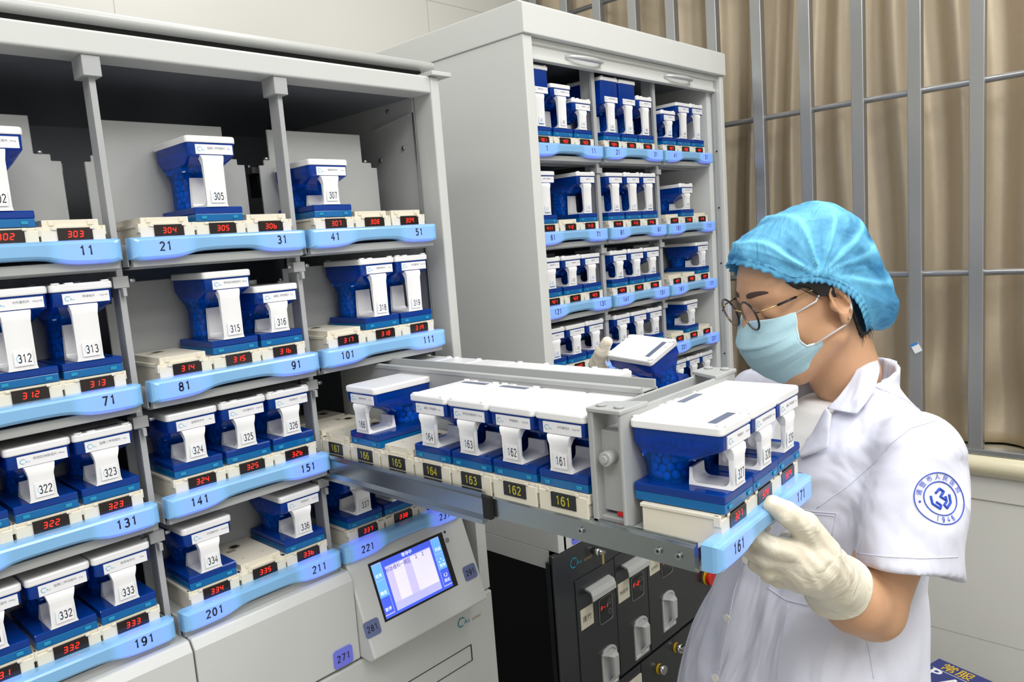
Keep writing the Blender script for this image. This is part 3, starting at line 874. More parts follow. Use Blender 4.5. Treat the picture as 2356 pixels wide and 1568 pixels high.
srect(mb, 0, 1, 0, 1, .0006, 'screen_bg'); srect(mb, .13, .87, 0, .12, .0007, 'screen_blue')
srect(mb, 0, 1, .95, 1, .0007, 'screen_blue')
srect(mb, .17, .83, .14, .80, .0007, 'screen_hi'); srect(mb, .17, .26, .14, .80, .00075, 'screen_band'); srect(mb, .42, .53, .14, .80, .00075, 'screen_band')
srect(mb, .13, .165, .12, .95, .0007, 'screen_blue'); srect(mb, .835, .87, .12, .95, .0007, 'screen_blue')
for k in range(3):
    srect(mb, .0, .125, .01 + .31 * k, .31 + .31 * k, .00075, 'screen_btn'); srect(mb, .875, 1, .01 + .31 * k, .31 + .31 * k, .00075, 'screen_btn')
srect(mb, .0, .125, .62, .93, .0008, 'screen_blue'); srect(mb, .875, 1, .62, .93, .0008, 'screen_blue')
for v in (.26, .37, .48, .59, .70): srect(mb, .17, .83, v, v + .003, .0008, 'screen_band')
stext(mb, '301201...', .235, .20, .0075, 'screen_ink', .8); stext(mb, '骨科一病区', .40, .20, .0085, 'screen_ink', .8); stext(mb, '2    2', .66, .185, .0085, 'screen_ink')
stext(mb, '等待中', .5, .055, .007, 'screen_white')
for (u, v, t) in ((.06, .23, '任务'), (.06, .55, '确定'), (.06, .85, '暂停'), (.94, .23, '药品'), (.94, .55, '查询'), (.94, .85, '退出')): stext(mb, t, u, v, .006, 'screen_white')
mb.tube([CP(cx0 + SW * (.94 + .022 * math.cos(a)), t0 + SH * (.74 + .035 * math.sin(a)), .0009) for a in [-1.1 + 5.3 * i / 14 for i in range(15)]], .0004, 'screen_white', 5)
for i in range(3):
    a = [(-.03, .02), (.03, .02), (.0, -.03)][i]; srect(mb, .94 + a[0] - .008, .94 + a[0] + .008, .44 + a[1], .46 + a[1], .0009, 'screen_white')
mb.build('touch_screen', con)
mb = MB()
for t, r in ((.020, .0020), (.034, .0040)):
    c = CP(cx1 + .016, t, 0)
    F = frame4(c, (1, 0, 0), -dn)
    mb.loft([[F @ Vector((r * math.cos(a), r * math.sin(a), z)) for a in [2 * math.pi * j / 14 for j in range(14)]] for z in (-.001, .0008)], 'alu' if r > .003 else 'black')
mb.build('key_lock', con)
def plate(name, txt, cpos, w, h, k, parent, ex=(1, 0, 0), ey=(0, 0, 1)):
    mb = MB(); F = frame4(cpos, ex, ey)
    ring = rrect(-w / 2, w / 2, -h / 2, h / 2, h * .18, 0)
    mb.loft([[F @ Vector((a, b, z)) for a, b, _ in ring] for z in (-.0006, .0008)], k, False)
    digits(mb, txt, h * .40, frame4(Vector(cpos) + F.to_3x3() @ Vector((0, 0, .0010)), ex, ey), 'ink', .15, 1., .74)
    o = mb.build(name, parent); return o
p = on_plate(856, 1444); q = on_plate(1081, 1315)
plate('number_plate', '281', p + nrm * .0004, .027, .0235, 'plate_off', con, (1, 0, 0), -dn)
plate('number_plate', '291', q + nrm * .0004, .027, .0235, 'plate_off', con, (1, 0, 0), -dn)
con.location = (0, 0, 0); con.parent = ca; con.location = (OX, OY, 0)
o = plate('number_plate', '271', (-.0265, -.0222, .972), .032, .0275, 'plate', ca); o.location = (OX, OY, 0)

# ---------------------------------------------------------------- tall white cabinet behind
cb = empty('dispensing_cabinet', (.95, .4, 0), 'tall white canister cabinet at the back with its shutter rolled up', 'cabinet')
OX, OY = -.95, -.4
BYF = .058
def Bf(fn, name, bevel=0, seg=2):
    mb = MB(); fn(mb); return mb.build(name, cb, bevel, seg, loc=(OX, OY, 0))
BL, BR = .5565, 1.3540
def f(mb):
    mb.prism([(BYF, 1.9450), (BYF - .007, 1.9450), (BYF - .007, 2.001), (BYF + .003, 2.0065), (.76, 2.0065), (.76, 1.9450)], 0, BL - .0030, BR + .003, 'white_cab')
Bf(f, 'top_box', .002)
def f(mb): mb.box(BL, .5830, BYF, .76, .8975, 1.9450, 'white_cab'); mb.box(BL, .5600, BYF + .03, .76, .8545, .8975, 'white_cab')
Bf(f, 'side_panel', .0015)
def f(mb): mb.box(1.3370, BR, BYF, .76, .8975, 1.9450, 'white_cab')
Bf(f, 'side_panel', .0015)
def f(mb): mb.box(1.3270, 1.3310, .066, .078, 1.02, 1.93, 'cab_in')
tk = Bf(f, 'shutter_track')
for z in (1.2, 1.32, 1.45, 1.6, 1.75):
    mb = MB(); mb.cyl((.070, z), 0, .0022, 1.3250, 1.3272, 'black', 8); mb.build('screw', tk)
def f(mb): mb.box(.583, 1.337, .74, .755, .93, 1.94, 'cab_in')
Bf(f, 'back_panel')
def f(mb): mb.box(.583, 1.337, .13, .74, 1.925, 1.945, 'dark_in')
Bf(f, 'inner_top')
def f(mb): mb.box(1.3080, 1.3370, .085, .74, 1.02, 1.925, 'white_cab')
Bf(f, 'inner_side')
def f(mb): mb.box(.5825, .5850, .085, .74, 1.02, 1.925, 'white_cab')
Bf(f, 'inner_side')
# rolled-up shutter: bottom slat with two handles
def f(mb):
    mb.prism([(.068, 1.9445), (.068, 1.934), (.074, 1.9325), (.074, 1.913), (.068, 1.9115), (.068, 1.904), (.084, 1.904), (.084, 1.9445)], 0, .583, 1.337, 'white_cab')
sh = Bf(f, 'shutter', .0006, 1)
for hx in (.764, 1.144):
    mb = MB(); n = 16; rings = []
    for i in range(n + 1):
        t = i / n; x = hx - .062 + .124 * t; b = math.sin(math.pi * t) ** .5; hh = .0025 + .0035 * b; y = .0700 - .022 * b; zc = 1.9225 - .004 * b
        rings.append([(x, y + .003, zc - hh), (x, y - .001, zc - hh * .5), (x, y - .001, zc + hh * .5), (x, y + .003, zc + hh), (x, y + .007, zc + hh * .5), (x, y + .007, zc - hh * .5)])
    mb.loft(rings, 'satin', True)
    mb.build('shutter_handle', sh)
ZB = (1.7439, 1.5658, 1.4135, 1.2653, 1.1170)
CBX = (.693, .938, 1.182)
for X in (.816, 1.060):
    def f(mb):
        mb.box(X - .006, X + .006, .090, .096, 1.02, 1.915, 'cab_in'); mb.box(X - .0015, X + .0015, .096, .125, 1.02, 1.925, 'cab_in')
        for z in ZB[:4]: mb.box(X - .0100, X + .0100, .086, .104, z - .056, z - .044, 'cab_in')
    Bf(f, 'divider')
def f(mb): mb.box(.5740, 1.337, BYF, .70, .8980, 1.060, 'white_cab')
Bf(f, 'lower_front', .001)
o = plate('number_plate', '301', (.6155, BYF - .0006, .9180), .031, .034, 'plate', cb); o.location = (OX, OY, 0)
kb = {'401': 'xl', '402': 'tall', '403': 'short', '404': 'xl', '405': 'xl', '406': 'tall', '407': 'short', '408': 'tall', '409': 'tall',
      '411': 'tall', '413': 'tall', '414': 'tall', '415': 'tall', '416': 'tall', '418': 'short', '421': 'short', '422': 'short', '423': 'short',
      '424': 'short', '425': 'short', '426': 'short', '429': 'short', '431': 'short', '432': 'short', '433': 'short', '434': 'short',
      '435': 'short', '436': 'short', '438': 'short', '446': 'short', '447': 'short', '448': 'short', '449': 'short'}
startb = ((1, 21, 41), (61, 81, 101), (121, 141, 161), (181, 201, 221), (241, 261, 281))
for r_ in range(5):
    for c_ in range(3):
        nums = ['4%d%d' % (r_, c_ * 3 + k + 1) for k in range(3)]
        n1 = startb[r_][c_]; n2 = n1 + 10
        lb = 'drawer with blue front strip numbered %d and %d, tall white cabinet' % (n1, n2)
        offs = (-.0705, 0, .0685)
        drawer(CBX[c_] - .003, .077, ZB[r_], nums, str(n1), str(n2), [n in kb for n in nums], lb, 'drawers of the tall white cabinet', 0 if r_ else 1,
               offs=tuple(q + .003 for q in offs))
        for k, n in enumerate(nums):
            if n in kb:
                canister(n, kb[n], (CBX[c_] + offs[k], .077 + .0535, ZB[r_] + .0165), 0,
                         '%s blue pill canister above red display %s, tall white cabinet' % (SZ[kb[n]], n), 'canisters in the tall white cabinet',
                         None if int(n) % 3 == 0 else 'front' if int(n) % 3 == 1 else 'back', hand=True)

# ---------------------------------------------------------------- black feeder unit under the tall cabinet
KS = 1.0637
bu = empty('feeder_cabinet', (.9946, .3791, 0), 'black steel feeder cabinet with three narrow drawers under the tall white cabinet', 'cabinet')
bu.scale = (KS, KS, KS)
OX, OY, OZ = -.9, -.3, -.0930
YK = .0
def K(fn, name, bevel=0, seg=2, parent=None):
    mb = MB(); fn(mb); return mb.build(name, parent or bu, bevel, seg, loc=(OX, OY, OZ) if parent is None else None)
def f(mb):
    mb.box(.4700, .5060, YK + .004, .020, .096, .9200, 'black_cab')
    mb.box(.5060, 1.272, .010, .66, .096, .8950, 'black_side')
    mb.box(.5080, .5140, .055, .66, .096, .8500, 'black_side')
    mb.box(.5070, .5085, .105, .107, .096, .8450, 'alu'); mb.box(.5070, .5085, .107, .66, .8435, .8450, 'alu')
K(f, 'body', .001)
def f(mb): mb.box(.4700, 1.272, YK, YK + .012, .5870, .9360, 'black_cab')
K(f, 'front_panel', .004, 3)
def f(mb): mb.box(.4700, .7450, YK, YK + .012, .096, .5810, 'black_cab'); 
K(f, 'lower_door', .002)
def f(mb): mb.box(.7475, 1.272, YK, YK + .012, .096, .5810, 'black_cab')
K(f, 'lower_door', .002)
Z0 = .862
dk = []
for i, (x0, x1) in enumerate(((.5310, .6640), (.6660, .7860), (.7880, .9150))):
    def f(mb): mb.box(x0, x1, YK - .0025, YK + .004, .5900, Z0 + (0 if i == 0 else .002), 'black_cab')
    d_ = K(f, 'narrow_drawer', .0006, 1); dk.append(d_)
    hz = (.826, .828, .830)[i]; hx = ((.5600, .6410), (.6900, .7720), (.8150, .8850))[i]
    mb = MB()
    pr_ = [(YK - .0025, hz + .010), (YK - .006, hz + .010), (YK - .018, hz + .006), (YK - .022, hz - .004), (YK - .0225, hz - .014), (YK - .0205, hz - .014), (YK - .0195, hz - .004), (YK - .016, hz + .003), (YK - .0025, hz + .006)]
    mb.prism(pr_, 0, hx[0], hx[1], 'satin')
    mb.build('pull_handle', d_)
    # display pod
    cx = (.6250, .7450, .8680)[i]; cz = (.7650, .7680, .775)[i]
    mb = MB(); ring = rrect(-.0235, .0235, -.0285, .0285, .008, 0, 4)
    F = frame4((cx, YK - .0025, cz), (1, 0, 0), (0, 0, 1))
    mb.loft([[F @ Vector((a, b, z)) for a, b, _ in ring] for z in (0, .0008)], 'sign_bg', False)
    mb.tube([F @ Vector((a, b, .0010)) for a, b, _ in ring], .0007, 'alu', 5, True)
    mb.add([F @ Vector(q) for q in ((-.016, -.008, .001), (.006, -.008, .001), (.006, .016, .001), (-.016, .016, .001))], [(0, 1, 2, 3)], 'led_bg')
    seven(mb, 'F-%d' % (i + 1), frame4((cx - .005, YK - .0037, cz + .006), (1, 0, 0), (0, 0, 1)), .0095, 'led')
    for zz in (.012, -.010): mb.tube([F @ Vector((.014 + .0055 * math.cos(a), zz + .0055 * math.sin(a), .001)) for a in [2 * math.pi * j / 12 for j in range(12)]], .0004, 'alu', 5, True)
    mb.build('drawer_display', d_)
    # paper label
    lx = (.5400, .6720, .7960)[i]; lz = (.7960, .8000, .808)[i]
    mb = MB(); mb.box(lx, lx + .042, YK - .0034, YK - .0025, lz - .046 * (.95 if i < 2 else .8), lz, 'tape')
    mb.text(('康竹', '地高辛', '左甲片')[i], (.015, .011, .010)[i], frame4((lx + .021, YK - .0036, lz - .024), (1, 0, .0), (0, 0, 1)), 'ink')
    mb.build('paper_label', d_)
    # silver latch in a recessed cup
    lx = (.6260, .7480, .8660)[i]; lz = (.625, .638, .652)[i] + .01
    mb = MB()
    ring = []
    w_, h_ = .027, .047
    ringo = [(-w_, -h_)] + [(w_, -h_)] + [(w_, h_ * .55)] + [(w_ * math.cos(a), h_ * .55 + .020 * math.sin(a)) for a in [math.pi * j / 8 for j in range(1, 8)]] + [(-w_, h_ * .55)]
    F = frame4((lx, YK - .0025, lz), (1, 0, 0), (0, 0, 1))
    mb.loft([[F @ Vector((a, b, 0)) for a, b in ringo], [F @ Vector((a, b, .003)) for a, b in ringo], [F @ Vector((a * .86, b * .9, .0035)) for a, b in ringo], [F @ Vector((a * .80, b * .86, .0010)) for a, b in ringo]], 'satin', False)
    cup = mb.build('latch_cup', d_)
    mb = MB()
    bar_ = [(-.010, .036, .004), (-.004, .034, .012), (.004, .026, .016), (.006, -.020, .015), (.004, -.034, .005)]
    rings = []
    for j, (a, b, c) in enumerate(bar_):
        ww = (.020, .018, .011, .009, .011)[j]
        rings.append([F @ Vector((a - ww, b, c - .003)), F @ Vector((a + ww, b, c - .003)), F @ Vector((a + ww * .8, b, c + .002)), F @ Vector((a - ww * .8, b, c + .002))])
    mb.loft(rings, 'satin', False)
    mb.build('latch_lever', cup, .001)
def f(mb):
    mb.cyl((1.052, .6690), 1, .0190, YK - .004, YK, 'yellow', 24); mb.cyl((1.052, .6690), 1, .0110, YK - .010, YK - .004, 'red', 20); mb.cyl((1.052, .6690), 1, .0170, YK - .018, YK - .010, 'red', 28, .0180)
K(f, 'emergency_button', .001)
def f(mb):
    logo(mb, .5320, .9015, .0100, YK - .0006, 'teal_ink', 'teal_ink'); mb.text('oritor', .012, frame4((.580, YK - .0006, .8955), (1, 0, 0), (0, 0, 1)), 'gold_ink')
K(f, 'logo')
for (x, z, key) in ((.815, .535, False), (.893, .5520, True)):
    def f(mb):
        mb.cyl((x, z), 1, .0120, YK - .004, YK, 'yellow', 16); mb.cyl((x, z + .001), 1, .0105, YK - .018, YK - .003, 'chrome', 18)
        if key: mb.box(x - .001, x + .040, YK - .030, YK - .028, z - .006, z + .006, 'alu'); mb.cyl((x, z), 1, .004, YK - .032, YK - .016, 'alu', 10)
    K(f, 'cylinder_lock')
def f(mb): mb.box(.660, .742, YK - .003, YK, .47, .5600, 'tape')
K(f, 'paper_label')
mb = MB()
mb.tube([(.595, -.016, .905), (.612, -.019, .900)], .005, 'alu', 10)
mb.box(.600, .606, -.022, -.020, .878, .903, 'gold_ink')
o = mb.build('key'); o.location = (.0372, .0600, -.0989); o.scale = (KS, KS, KS)
tag(o, 'brass key hanging in the lock below the drawer at the top of the black cabinet', 'key')
mb = MB(); mb.cyl((.600, .903), 1, .007, -.016, .0, 'chrome', 14); o2 = mb.build('key_lock', bu, loc=(OX, OY, OZ))

# ---------------------------------------------------------------- box at the foot of the right wall
st = empty('stool', (1.18, -.555, 0), 'low grey stool against the right wall, under the navy box', 'stool')
mb = MB(); mb.box(-.12, .12, -.15, .15, .40, .42, 'cab'); mb.build('seat', st, .003)
for sx_ in (-1, 1):
    for sy_ in (-1, 1):
        mb = MB(); mb.box(sx_ * .105 - .01, sx_ * .105 + .01, sy_ * .135 - .01, sy_ * .135 + .01, 0, .40, 'cab'); mb.build('leg', st, .002)
M['navy_box'] = mat('navy_card', (44, 56, 120), .4)
M['box_yellow'] = mat('yellow_print', (216, 178, 40), .5)
mb = MB(); mb.box(-.075, .075, -.11, .11, 0, .08, 'navy_box')
F = frame4((-.0, .0, .0804), (0, -1, 0), (1, 0, 0))
mb.text('常服', .035, F @ Matrix.Translation((-.055, .050, 0)), 'box_yellow', bold=.01); mb.text('P', .05, F @ Matrix.Translation((-.085, .010, 0)), 'sticker', bold=.02)
mb.text('A', .05, F @ Matrix.Translation((-.040, -.0, 0)), 'sticker', bold=.02); mb.box(.030, .0315, -.09, .10, .0801, .0804, 'sticker')
o = mb.build('carton', None, .001); o.location = (1.180, -.561, .4205); o.rotation_euler = (0, 0, math.radians(-16))
tag(o, 'navy carton with yellow characters and white letters on the stool', 'carton')
for x, y, a_, b_, w_ in LAMPS:
    r = empty('ceiling_lamp', (x, y, 2.82), 'flat square ceiling lamp', 'ceiling lamp', 'ceiling lamps')
    mb = MB(); mb.box(-a_ / 2 - .02, a_ / 2 + .02, -b_ / 2 - .02, b_ / 2 + .02, 0, .03, 'alu'); mb.build('housing', r)
# ---------------------------------------------------------------- the person
def smin(a, b, k):
    h = np.clip(.5 + .5 * (b - a) / k, 0, 1); return b + (a - b) * h - k * h * (1 - h)
def sd_cone(P, a, b, r1, r2):
    a = np.array(a, float); b = np.array(b, float); ba = b - a; L2 = ba @ ba
    t = np.clip(((P - a) @ ba) / L2, 0, 1); return np.linalg.norm(P - a - t[:, None] * ba, axis=1) - (r1 + (r2 - r1) * t)
def sd_ell(P, c, r, R=None):
    q = P - np.array(c, float)
    if R is not None: q = q @ R
    r = np.array(r, float); k0 = np.linalg.norm(q / r, axis=1); k1 = np.linalg.norm(q / (r * r), axis=1) + 1e-9
    return k0 * (k0 - 1) / k1
def surface(f, lo, hi, h):
    """surface nets over a signed distance function"""
    lo = np.array(lo, float); n = np.ceil((np.array(hi) - lo) / h).astype(int) + 1
    gx, gy, gz = [lo[i] + h * np.arange(n[i]) for i in range(3)]
    V = np.empty(n, np.float32)
    Y, Z = np.meshgrid(gy, gz, indexing='ij'); Y = Y.ravel(); Z = Z.ravel()
    for i in range(n[0]): V[i] = f(np.stack([np.full(Y.shape, gx[i]), Y, Z], 1)).reshape(n[1], n[2])
    S = V < 0
    c = [(i, j, k) for i in (0, 1) for j in (0, 1) for k in (0, 1)]
    sl = lambda i, d: slice(i, n[d] - 1 + i)
    cs = [S[sl(i, 0), sl(j, 1), sl(k, 2)] for i, j, k in c]
    cv = [V[sl(i, 0), sl(j, 1), sl(k, 2)] for i, j, k in c]
    cnt = sum(x.astype(int) for x in cs); act = (cnt > 0) & (cnt < 8)
    ix = np.argwhere(act); acc = np.zeros((len(ix), 3)); num = np.zeros(len(ix))
    for a in range(8):
        for b in range(a + 1, 8):
            d = np.array(c[b]) - np.array(c[a])
            if np.abs(d).sum() != 1: continue
            va = cv[a][act]; vb = cv[b][act]; m_ = (va < 0) != (vb < 0)
            t = np.where(m_, va / np.where(m_, va - vb, 1), 0)
            acc += np.where(m_[:, None], np.array(c[a]) + t[:, None] * d, 0); num += m_
    pts = lo + h * (ix + acc / num[:, None])
    ID = -np.ones(act.shape, int); ID[act] = np.arange(len(ix))
    F = []
    for ax in range(3):
        o1, o2 = [(1, 2), (2, 0), (0, 1)][ax]
        A = [slice(None)] * 3; B = [slice(None)] * 3
        A[ax] = slice(0, n[ax] - 1); B[ax] = slice(1, n[ax])
        for o in (o1, o2): A[o] = slice(1, n[o] - 1); B[o] = slice(1, n[o] - 1)
        sa = S[tuple(A)]; sb = S[tuple(B)]
        for sgn, m_ in ((1, sa & ~sb), (-1, ~sa & sb)):
            e = np.argwhere(m_); off = np.zeros(3, int); off[o1] = 1; off[o2] = 1; e = e + off
            q = []
            for d1, d2 in ((-1, -1), (0, -1), (0, 0), (-1, 0)):
                g = e.copy(); g[:, o1] += d1; g[:, o2] += d2; q.append(ID[g[:, 0], g[:, 1], g[:, 2]])
            q = np.stack(q, 1)
            if sgn < 0: q = q[:, ::-1]
            F.append(q[(q >= 0).all(1)])
    return pts, np.concatenate(F)
def add_np(mb, pts, F, k, smooth=True): mb.add(pts.tolist(), F.tolist(), k, smooth)
def A3(v): return np.array([v[0], v[1], v[2]], float)

M['skin'] = mat('skin', (202, 156, 122), .5, sss=.18, bump=.06, bscale=420, var=.05)
M['coat'] = mat('white_cotton', (212, 214, 230), .75, bump=.10, bscale=700, sheen=.15)
def _wrinkle(m_, sc, st, dist, str_):
    N = m_.node_tree.nodes; L = m_.node_tree.links; bp = [n for n in N if n.type == 'BUMP'][0]; tc = [n for n in N if n.type == 'TEX_COORD'][0]
    mp = N.new('ShaderNodeMapping'); mp.inputs['Scale'].default_value = sc; mp.inputs['Rotation'].default_value = (.3, .5, .9); L.new(tc.outputs['Object'], mp.inputs[0])
    no = N.new('ShaderNodeTexNoise'); no.inputs['Scale'].default_value = st; no.inputs['Detail'].default_value = 2.5; no.inputs['Distortion'].default_value = 1.2; L.new(mp.outputs[0], no.inputs['Vector'])
    b2 = N.new('ShaderNodeBump'); b2.inputs['Strength'].default_value = str_; b2.inputs['Distance'].default_value = dist
    L.new(no.outputs['Fac'], b2.inputs['Height']); L.new(bp.outputs['Normal'], b2.inputs['Normal']); L.new(b2.outputs['Normal'], N['Principled BSDF'].inputs['Normal'])
_wrinkle(M['coat'], (1, 1, .5), 7, .05, .9)
M['shirt'] = mat('white_knit', (228, 228, 228), .8, bump=.2, bscale=900)
M['trousers'] = mat('dark_trousers', (50, 52, 60), .8)
M['glove'] = mat('latex_glove', (228, 220, 202), .42, sss=.15, bump=.12, bscale=160, var=.03)
_wrinkle(M['glove'], (1, 1, 1), 38, .006, .5)
M['hair'] = mat('black_hair', (30, 25, 24), .45)
M['mask'] = mat('blue_mask', (174, 211, 224), .75, bump=.25, bscale=900, var=.04)
M['mask_edge'] = mat('mask_binding', (205, 226, 232), .75)
M['loop'] = mat('white_elastic', (232, 234, 236), .7)
M['frame_blk'] = mat('black_frame', (24, 22, 26), .25)
M['gold'] = mat('gold_wire', (196, 168, 118), .25, metal=1)
M['lens'] = see_through('spectacle_lens', (200, 205, 235), (250, 250, 255), .965, .03)
M['embroid'] = mat('blue_thread', (38, 74, 190), .6)
M['seam'] = mat('seam_thread', (214, 216, 234), .8)
M['brow'] = mat('eyebrow', (70, 52, 46), .7)
M['button'] = mat('pearl_button', (236, 234, 228), .25, coat=.5)
M['shoe'] = mat('white_shoe', (220, 220, 218), .5)

def cap_mat():
    m_ = bpy.data.materials.new('blue_nonwoven_cap'); m_.use_nodes = True
    N = m_.node_tree.nodes; L = m_.node_tree.links; b = N['Principled BSDF']
    b.inputs['Roughness'].default_value = .6; b.inputs['Base Color'].default_value = lin((112, 194, 234)) + (1,)
    tc = N.new('ShaderNodeTexCoord'); no = N.new('ShaderNodeTexNoise'); no.inputs['Scale'].default_value = 15; no.inputs['Detail'].default_value = 7; no.inputs['Distortion'].default_value = .8
    L.new(tc.outputs['Object'], no.inputs['Vector'])
    mr = N.new('ShaderNodeMapRange'); mr.inputs['From Min'].default_value = .38; mr.inputs['From Max'].default_value = .62
    mr.inputs['To Min'].default_value = .22; mr.inputs['To Max'].default_value = .80; L.new(no.outputs['Fac'], mr.inputs[0])
    pa = N.new('ShaderNodeAttribute'); pa.attribute_name = 'pleat'; sb_ = N.new('ShaderNodeMath'); sb_.operation = 'MULTIPLY_ADD'; sb_.inputs[1].default_value = -.6; sb_.use_clamp = True
    L.new(pa.outputs['Fac'], sb_.inputs[0]); L.new(mr.outputs[0], sb_.inputs[2])
    t = N.new('ShaderNodeBsdfTransparent'); t.inputs['Color'].default_value = lin((150, 215, 245)) + (1,)
    mx = N.new('ShaderNodeMixShader'); L.new(sb_.outputs[0], mx.inputs[0]); L.new(b.outputs[0], mx.inputs[1]); L.new(t.outputs[0], mx.inputs[2])
    wv = N.new('ShaderNodeTexNoise'); wv.inputs['Scale'].default_value = 420; L.new(tc.outputs['Object'], wv.inputs['Vector'])
    mp = N.new('ShaderNodeMapping'); mp.inputs['Scale'].default_value = (1, 3, 1); L.new(tc.outputs['Object'], mp.inputs[0])
    n2 = N.new('ShaderNodeTexNoise'); n2.inputs['Scale'].default_value = 26; n2.inputs['Detail'].default_value = 6; n2.inputs['Distortion'].default_value = 1.2
    L.new(mp.outputs[0], n2.inputs['Vector'])
    b1 = N.new('ShaderNodeBump'); b1.inputs['Strength'].default_value = .25; b1.inputs['Distance'].default_value = .0008; L.new(wv.outputs['Fac'], b1.inputs['Height'])
    b2 = N.new('ShaderNodeBump'); b2.inputs['Strength'].default_value = .7; b2.inputs['Distance'].default_value = .004
    L.new(n2.outputs['Fac'], b2.inputs['Height']); L.new(b1.outputs[0], b2.inputs['Normal']); L.new(b2.outputs[0], b.inputs['Normal'])
    L.new(mx.outputs[0], N['Material Output'].inputs['Surface'])
    return m_
M['cap'] = cap_mat()

person = empty('person', (.50, -.50, 0), 'person in white coat, blue hair net, mask and gloves beside the pulled out drawer', 'person')
PO = -person.location
def PB(mb, name, parent=None, **kw):
    o = mb.build(name, parent or person, **kw)
    if parent is None: o.location = PO
    return o

# head frame: x forward, y to her left (towards the lens), z up
yaw = math.radians(9); pit = math.radians(22)
Fh = (CR * -math.cos(yaw) + CF * -math.sin(yaw)); Fh.z = 0; Fh.normalize()
Lh = Vector((-Fh.y, Fh.x, 0))
HX = (Fh * math.cos(pit) + Vector((0, 0, -math.sin(pit)))).normalized()
HZ = HX.cross(Lh).normalized(); HY = Lh
EAR = at(1926, 700, .960)
HO = EAR - HY * .069
HS = .93
HM = Matrix((HX, HY, HZ)).transposed()
def H(x, y, z): return HO + HM @ Vector((x, y, z)) * HS
HMn = np.array(HM); HOn = A3(HO)
def to_head(P): return (P - HOn) @ HMn / HS
# body joints
NB = at(1930, 895, 1.045)                      # base of the neck
TF = (CR * -.93 + CF * -.30); TF.z = 0; TF.normalize(); TL = Vector((-TF.y, TF.x, 0))
def T(x, y, z): return Vector((NB.x, NB.y, 0)) + TF * x + TL * y + Vector((0, 0, z))
SH_L = at(2112, 1046, .910); EL_L = at(2008, 1400, .900); WR_L = at(1890, 1318, .842)
SH_R = T(.01, -.155, 1.275); EL_R = at(1730, 1060, 1.20); WR_R = at(1545, 960, 1.185)

def head_sdf(P, body=True):
    q = to_head(P)
    d = sd_ell(q, (-.018, 0, .043), (.095, .073, .081))
    d = smin(d, sd_ell(q, (.030, 0, .040), (.050, .064, .058)), .03)
    d = smin(d, sd_ell(q, (.036, 0, -.020), (.054, .058, .075)), .03)
    d = smin(d, sd_ell(q, (.060, 0, -.072), (.036, .034, .028)), .03)
    for s in (-1, 1):
        d = smin(d, sd_cone(q, (.010, s * .052, -.045), (.062, s * .020, -.078), .018, .016), .02)
        d = smin(d, sd_ell(q, (.060, s * .037, -.008), (.022, .021, .020)), .018)
        d = smin(d, sd_cone(q, (.075, s * .020, .046), (.060, s * .045, .044), .010, .008), .012)
    d = smin(d, sd_cone(q, (.086, 0, .030), (.104, 0, -.012), .0085, .0115), .012)
    d = smin(d, sd_ell(q, (.092, 0, -.044), (.010, .022, .011)), .01)
    for s in (-1, 1):
        e = sd_ell(q, (.092, s * .033, .024), (.014, .019, .013)); d = -smin(-d, e, .008)
        d = smin(d, sd_ell(q, (.0705, s * .033, .023), (.0125, .0155, .0125)), .003)
        # closed lid line
        d = np.maximum(d, -sd_cone(q, (.0835, s * .022, .0160), (.0775, s * .046, .0165), .0011, .0011))
    # neck
    a = to_head(np.array([A3(NB + Vector((0, 0, .02)) - TF * .01)]))[0]
    d = smin(d, sd_cone(q, (-.020, 0, -.040), a, .047, .050), .025)
    # ears
    for s in (-1, 1):
        ca_, sa_ = math.cos(math.radians(-12)), math.sin(math.radians(-12))
        R = np.array([[ca_, 0, -sa_], [0, 1, 0], [sa_, 0, ca_]])
        R2 = Matrix.Rotation(math.radians(s * 22), 3, 'Z'); R = np.array(R2) @ R
        c0 = np.array((-.006, s * .0765, .004))
        ear = sd_ell(q, c0, (.0165, .0075, .0290), R)
        rim = (q - c0) @ R
        bowl = sd_ell(q, c0 + np.array((.004, s * .0055, .002)), (.0115, .0065, .0195), R)
        ear = -smin(-ear, bowl, .003)
        ear = smin(ear, sd_ell(q, c0 + np.array((.0135, s * .000, -.003)), (.0045, .005, .008), R), .004)   # tragus
        ear = smin(ear, sd_cone(q, c0 + np.array((-.001, s * .003, .014)), c0 + np.array((-.0075, s * .004, -.006)), .0026, .0028), .004)
        ear = smin(ear, sd_ell(q, c0 + np.array((.004, 0, -.026)), (.0085, .005, .0095), R), .006)
        d = smin(d, ear, .004)
    return d
bm = MB()
c0 = A3(HO)
pts, Fc = surface(head_sdf, c0 - .20, c0 + np.array((.16, .16, .16)), .0030)
add_np(bm, pts, Fc, 'skin'); pts_skin, F_skin = pts, Fc
# arms with the hands' skin inside the gloves
def chain(P, L_, k=.012):
    d = None
    for (a, ra, b, rb) in L_:
        e = sd_cone(P, A3(a), A3(b), ra, rb); d = e if d is None else smin(d, e, k)
    return d
fore_mid = EL_L.lerp(WR_L, .35) + Vector((0, 0, -.004))
def armL(P): return chain(P, [(SH_L, .046, EL_L, .0345), (EL_L, .0350, fore_mid, .0365), (fore_mid, .0365, WR_L, .0240), (WR_L, .0270, WR_L + (WR_L - EL_L).normalized() * .03, .024)], .010)
def armR(P): return chain(P, [(SH_R, .048, EL_R, .040), (EL_R, .038, WR_R, .026)], .03)
for f_, pp in ((armL, (SH_L, EL_L, WR_L)), (armR, (SH_R, EL_R, WR_R))):
    a = np.array([A3(p) for p in pp]); pts, Fc = surface(f_, a.min(0) - .07, a.max(0) + .07, .005); add_np(bm, pts, Fc, 'skin')
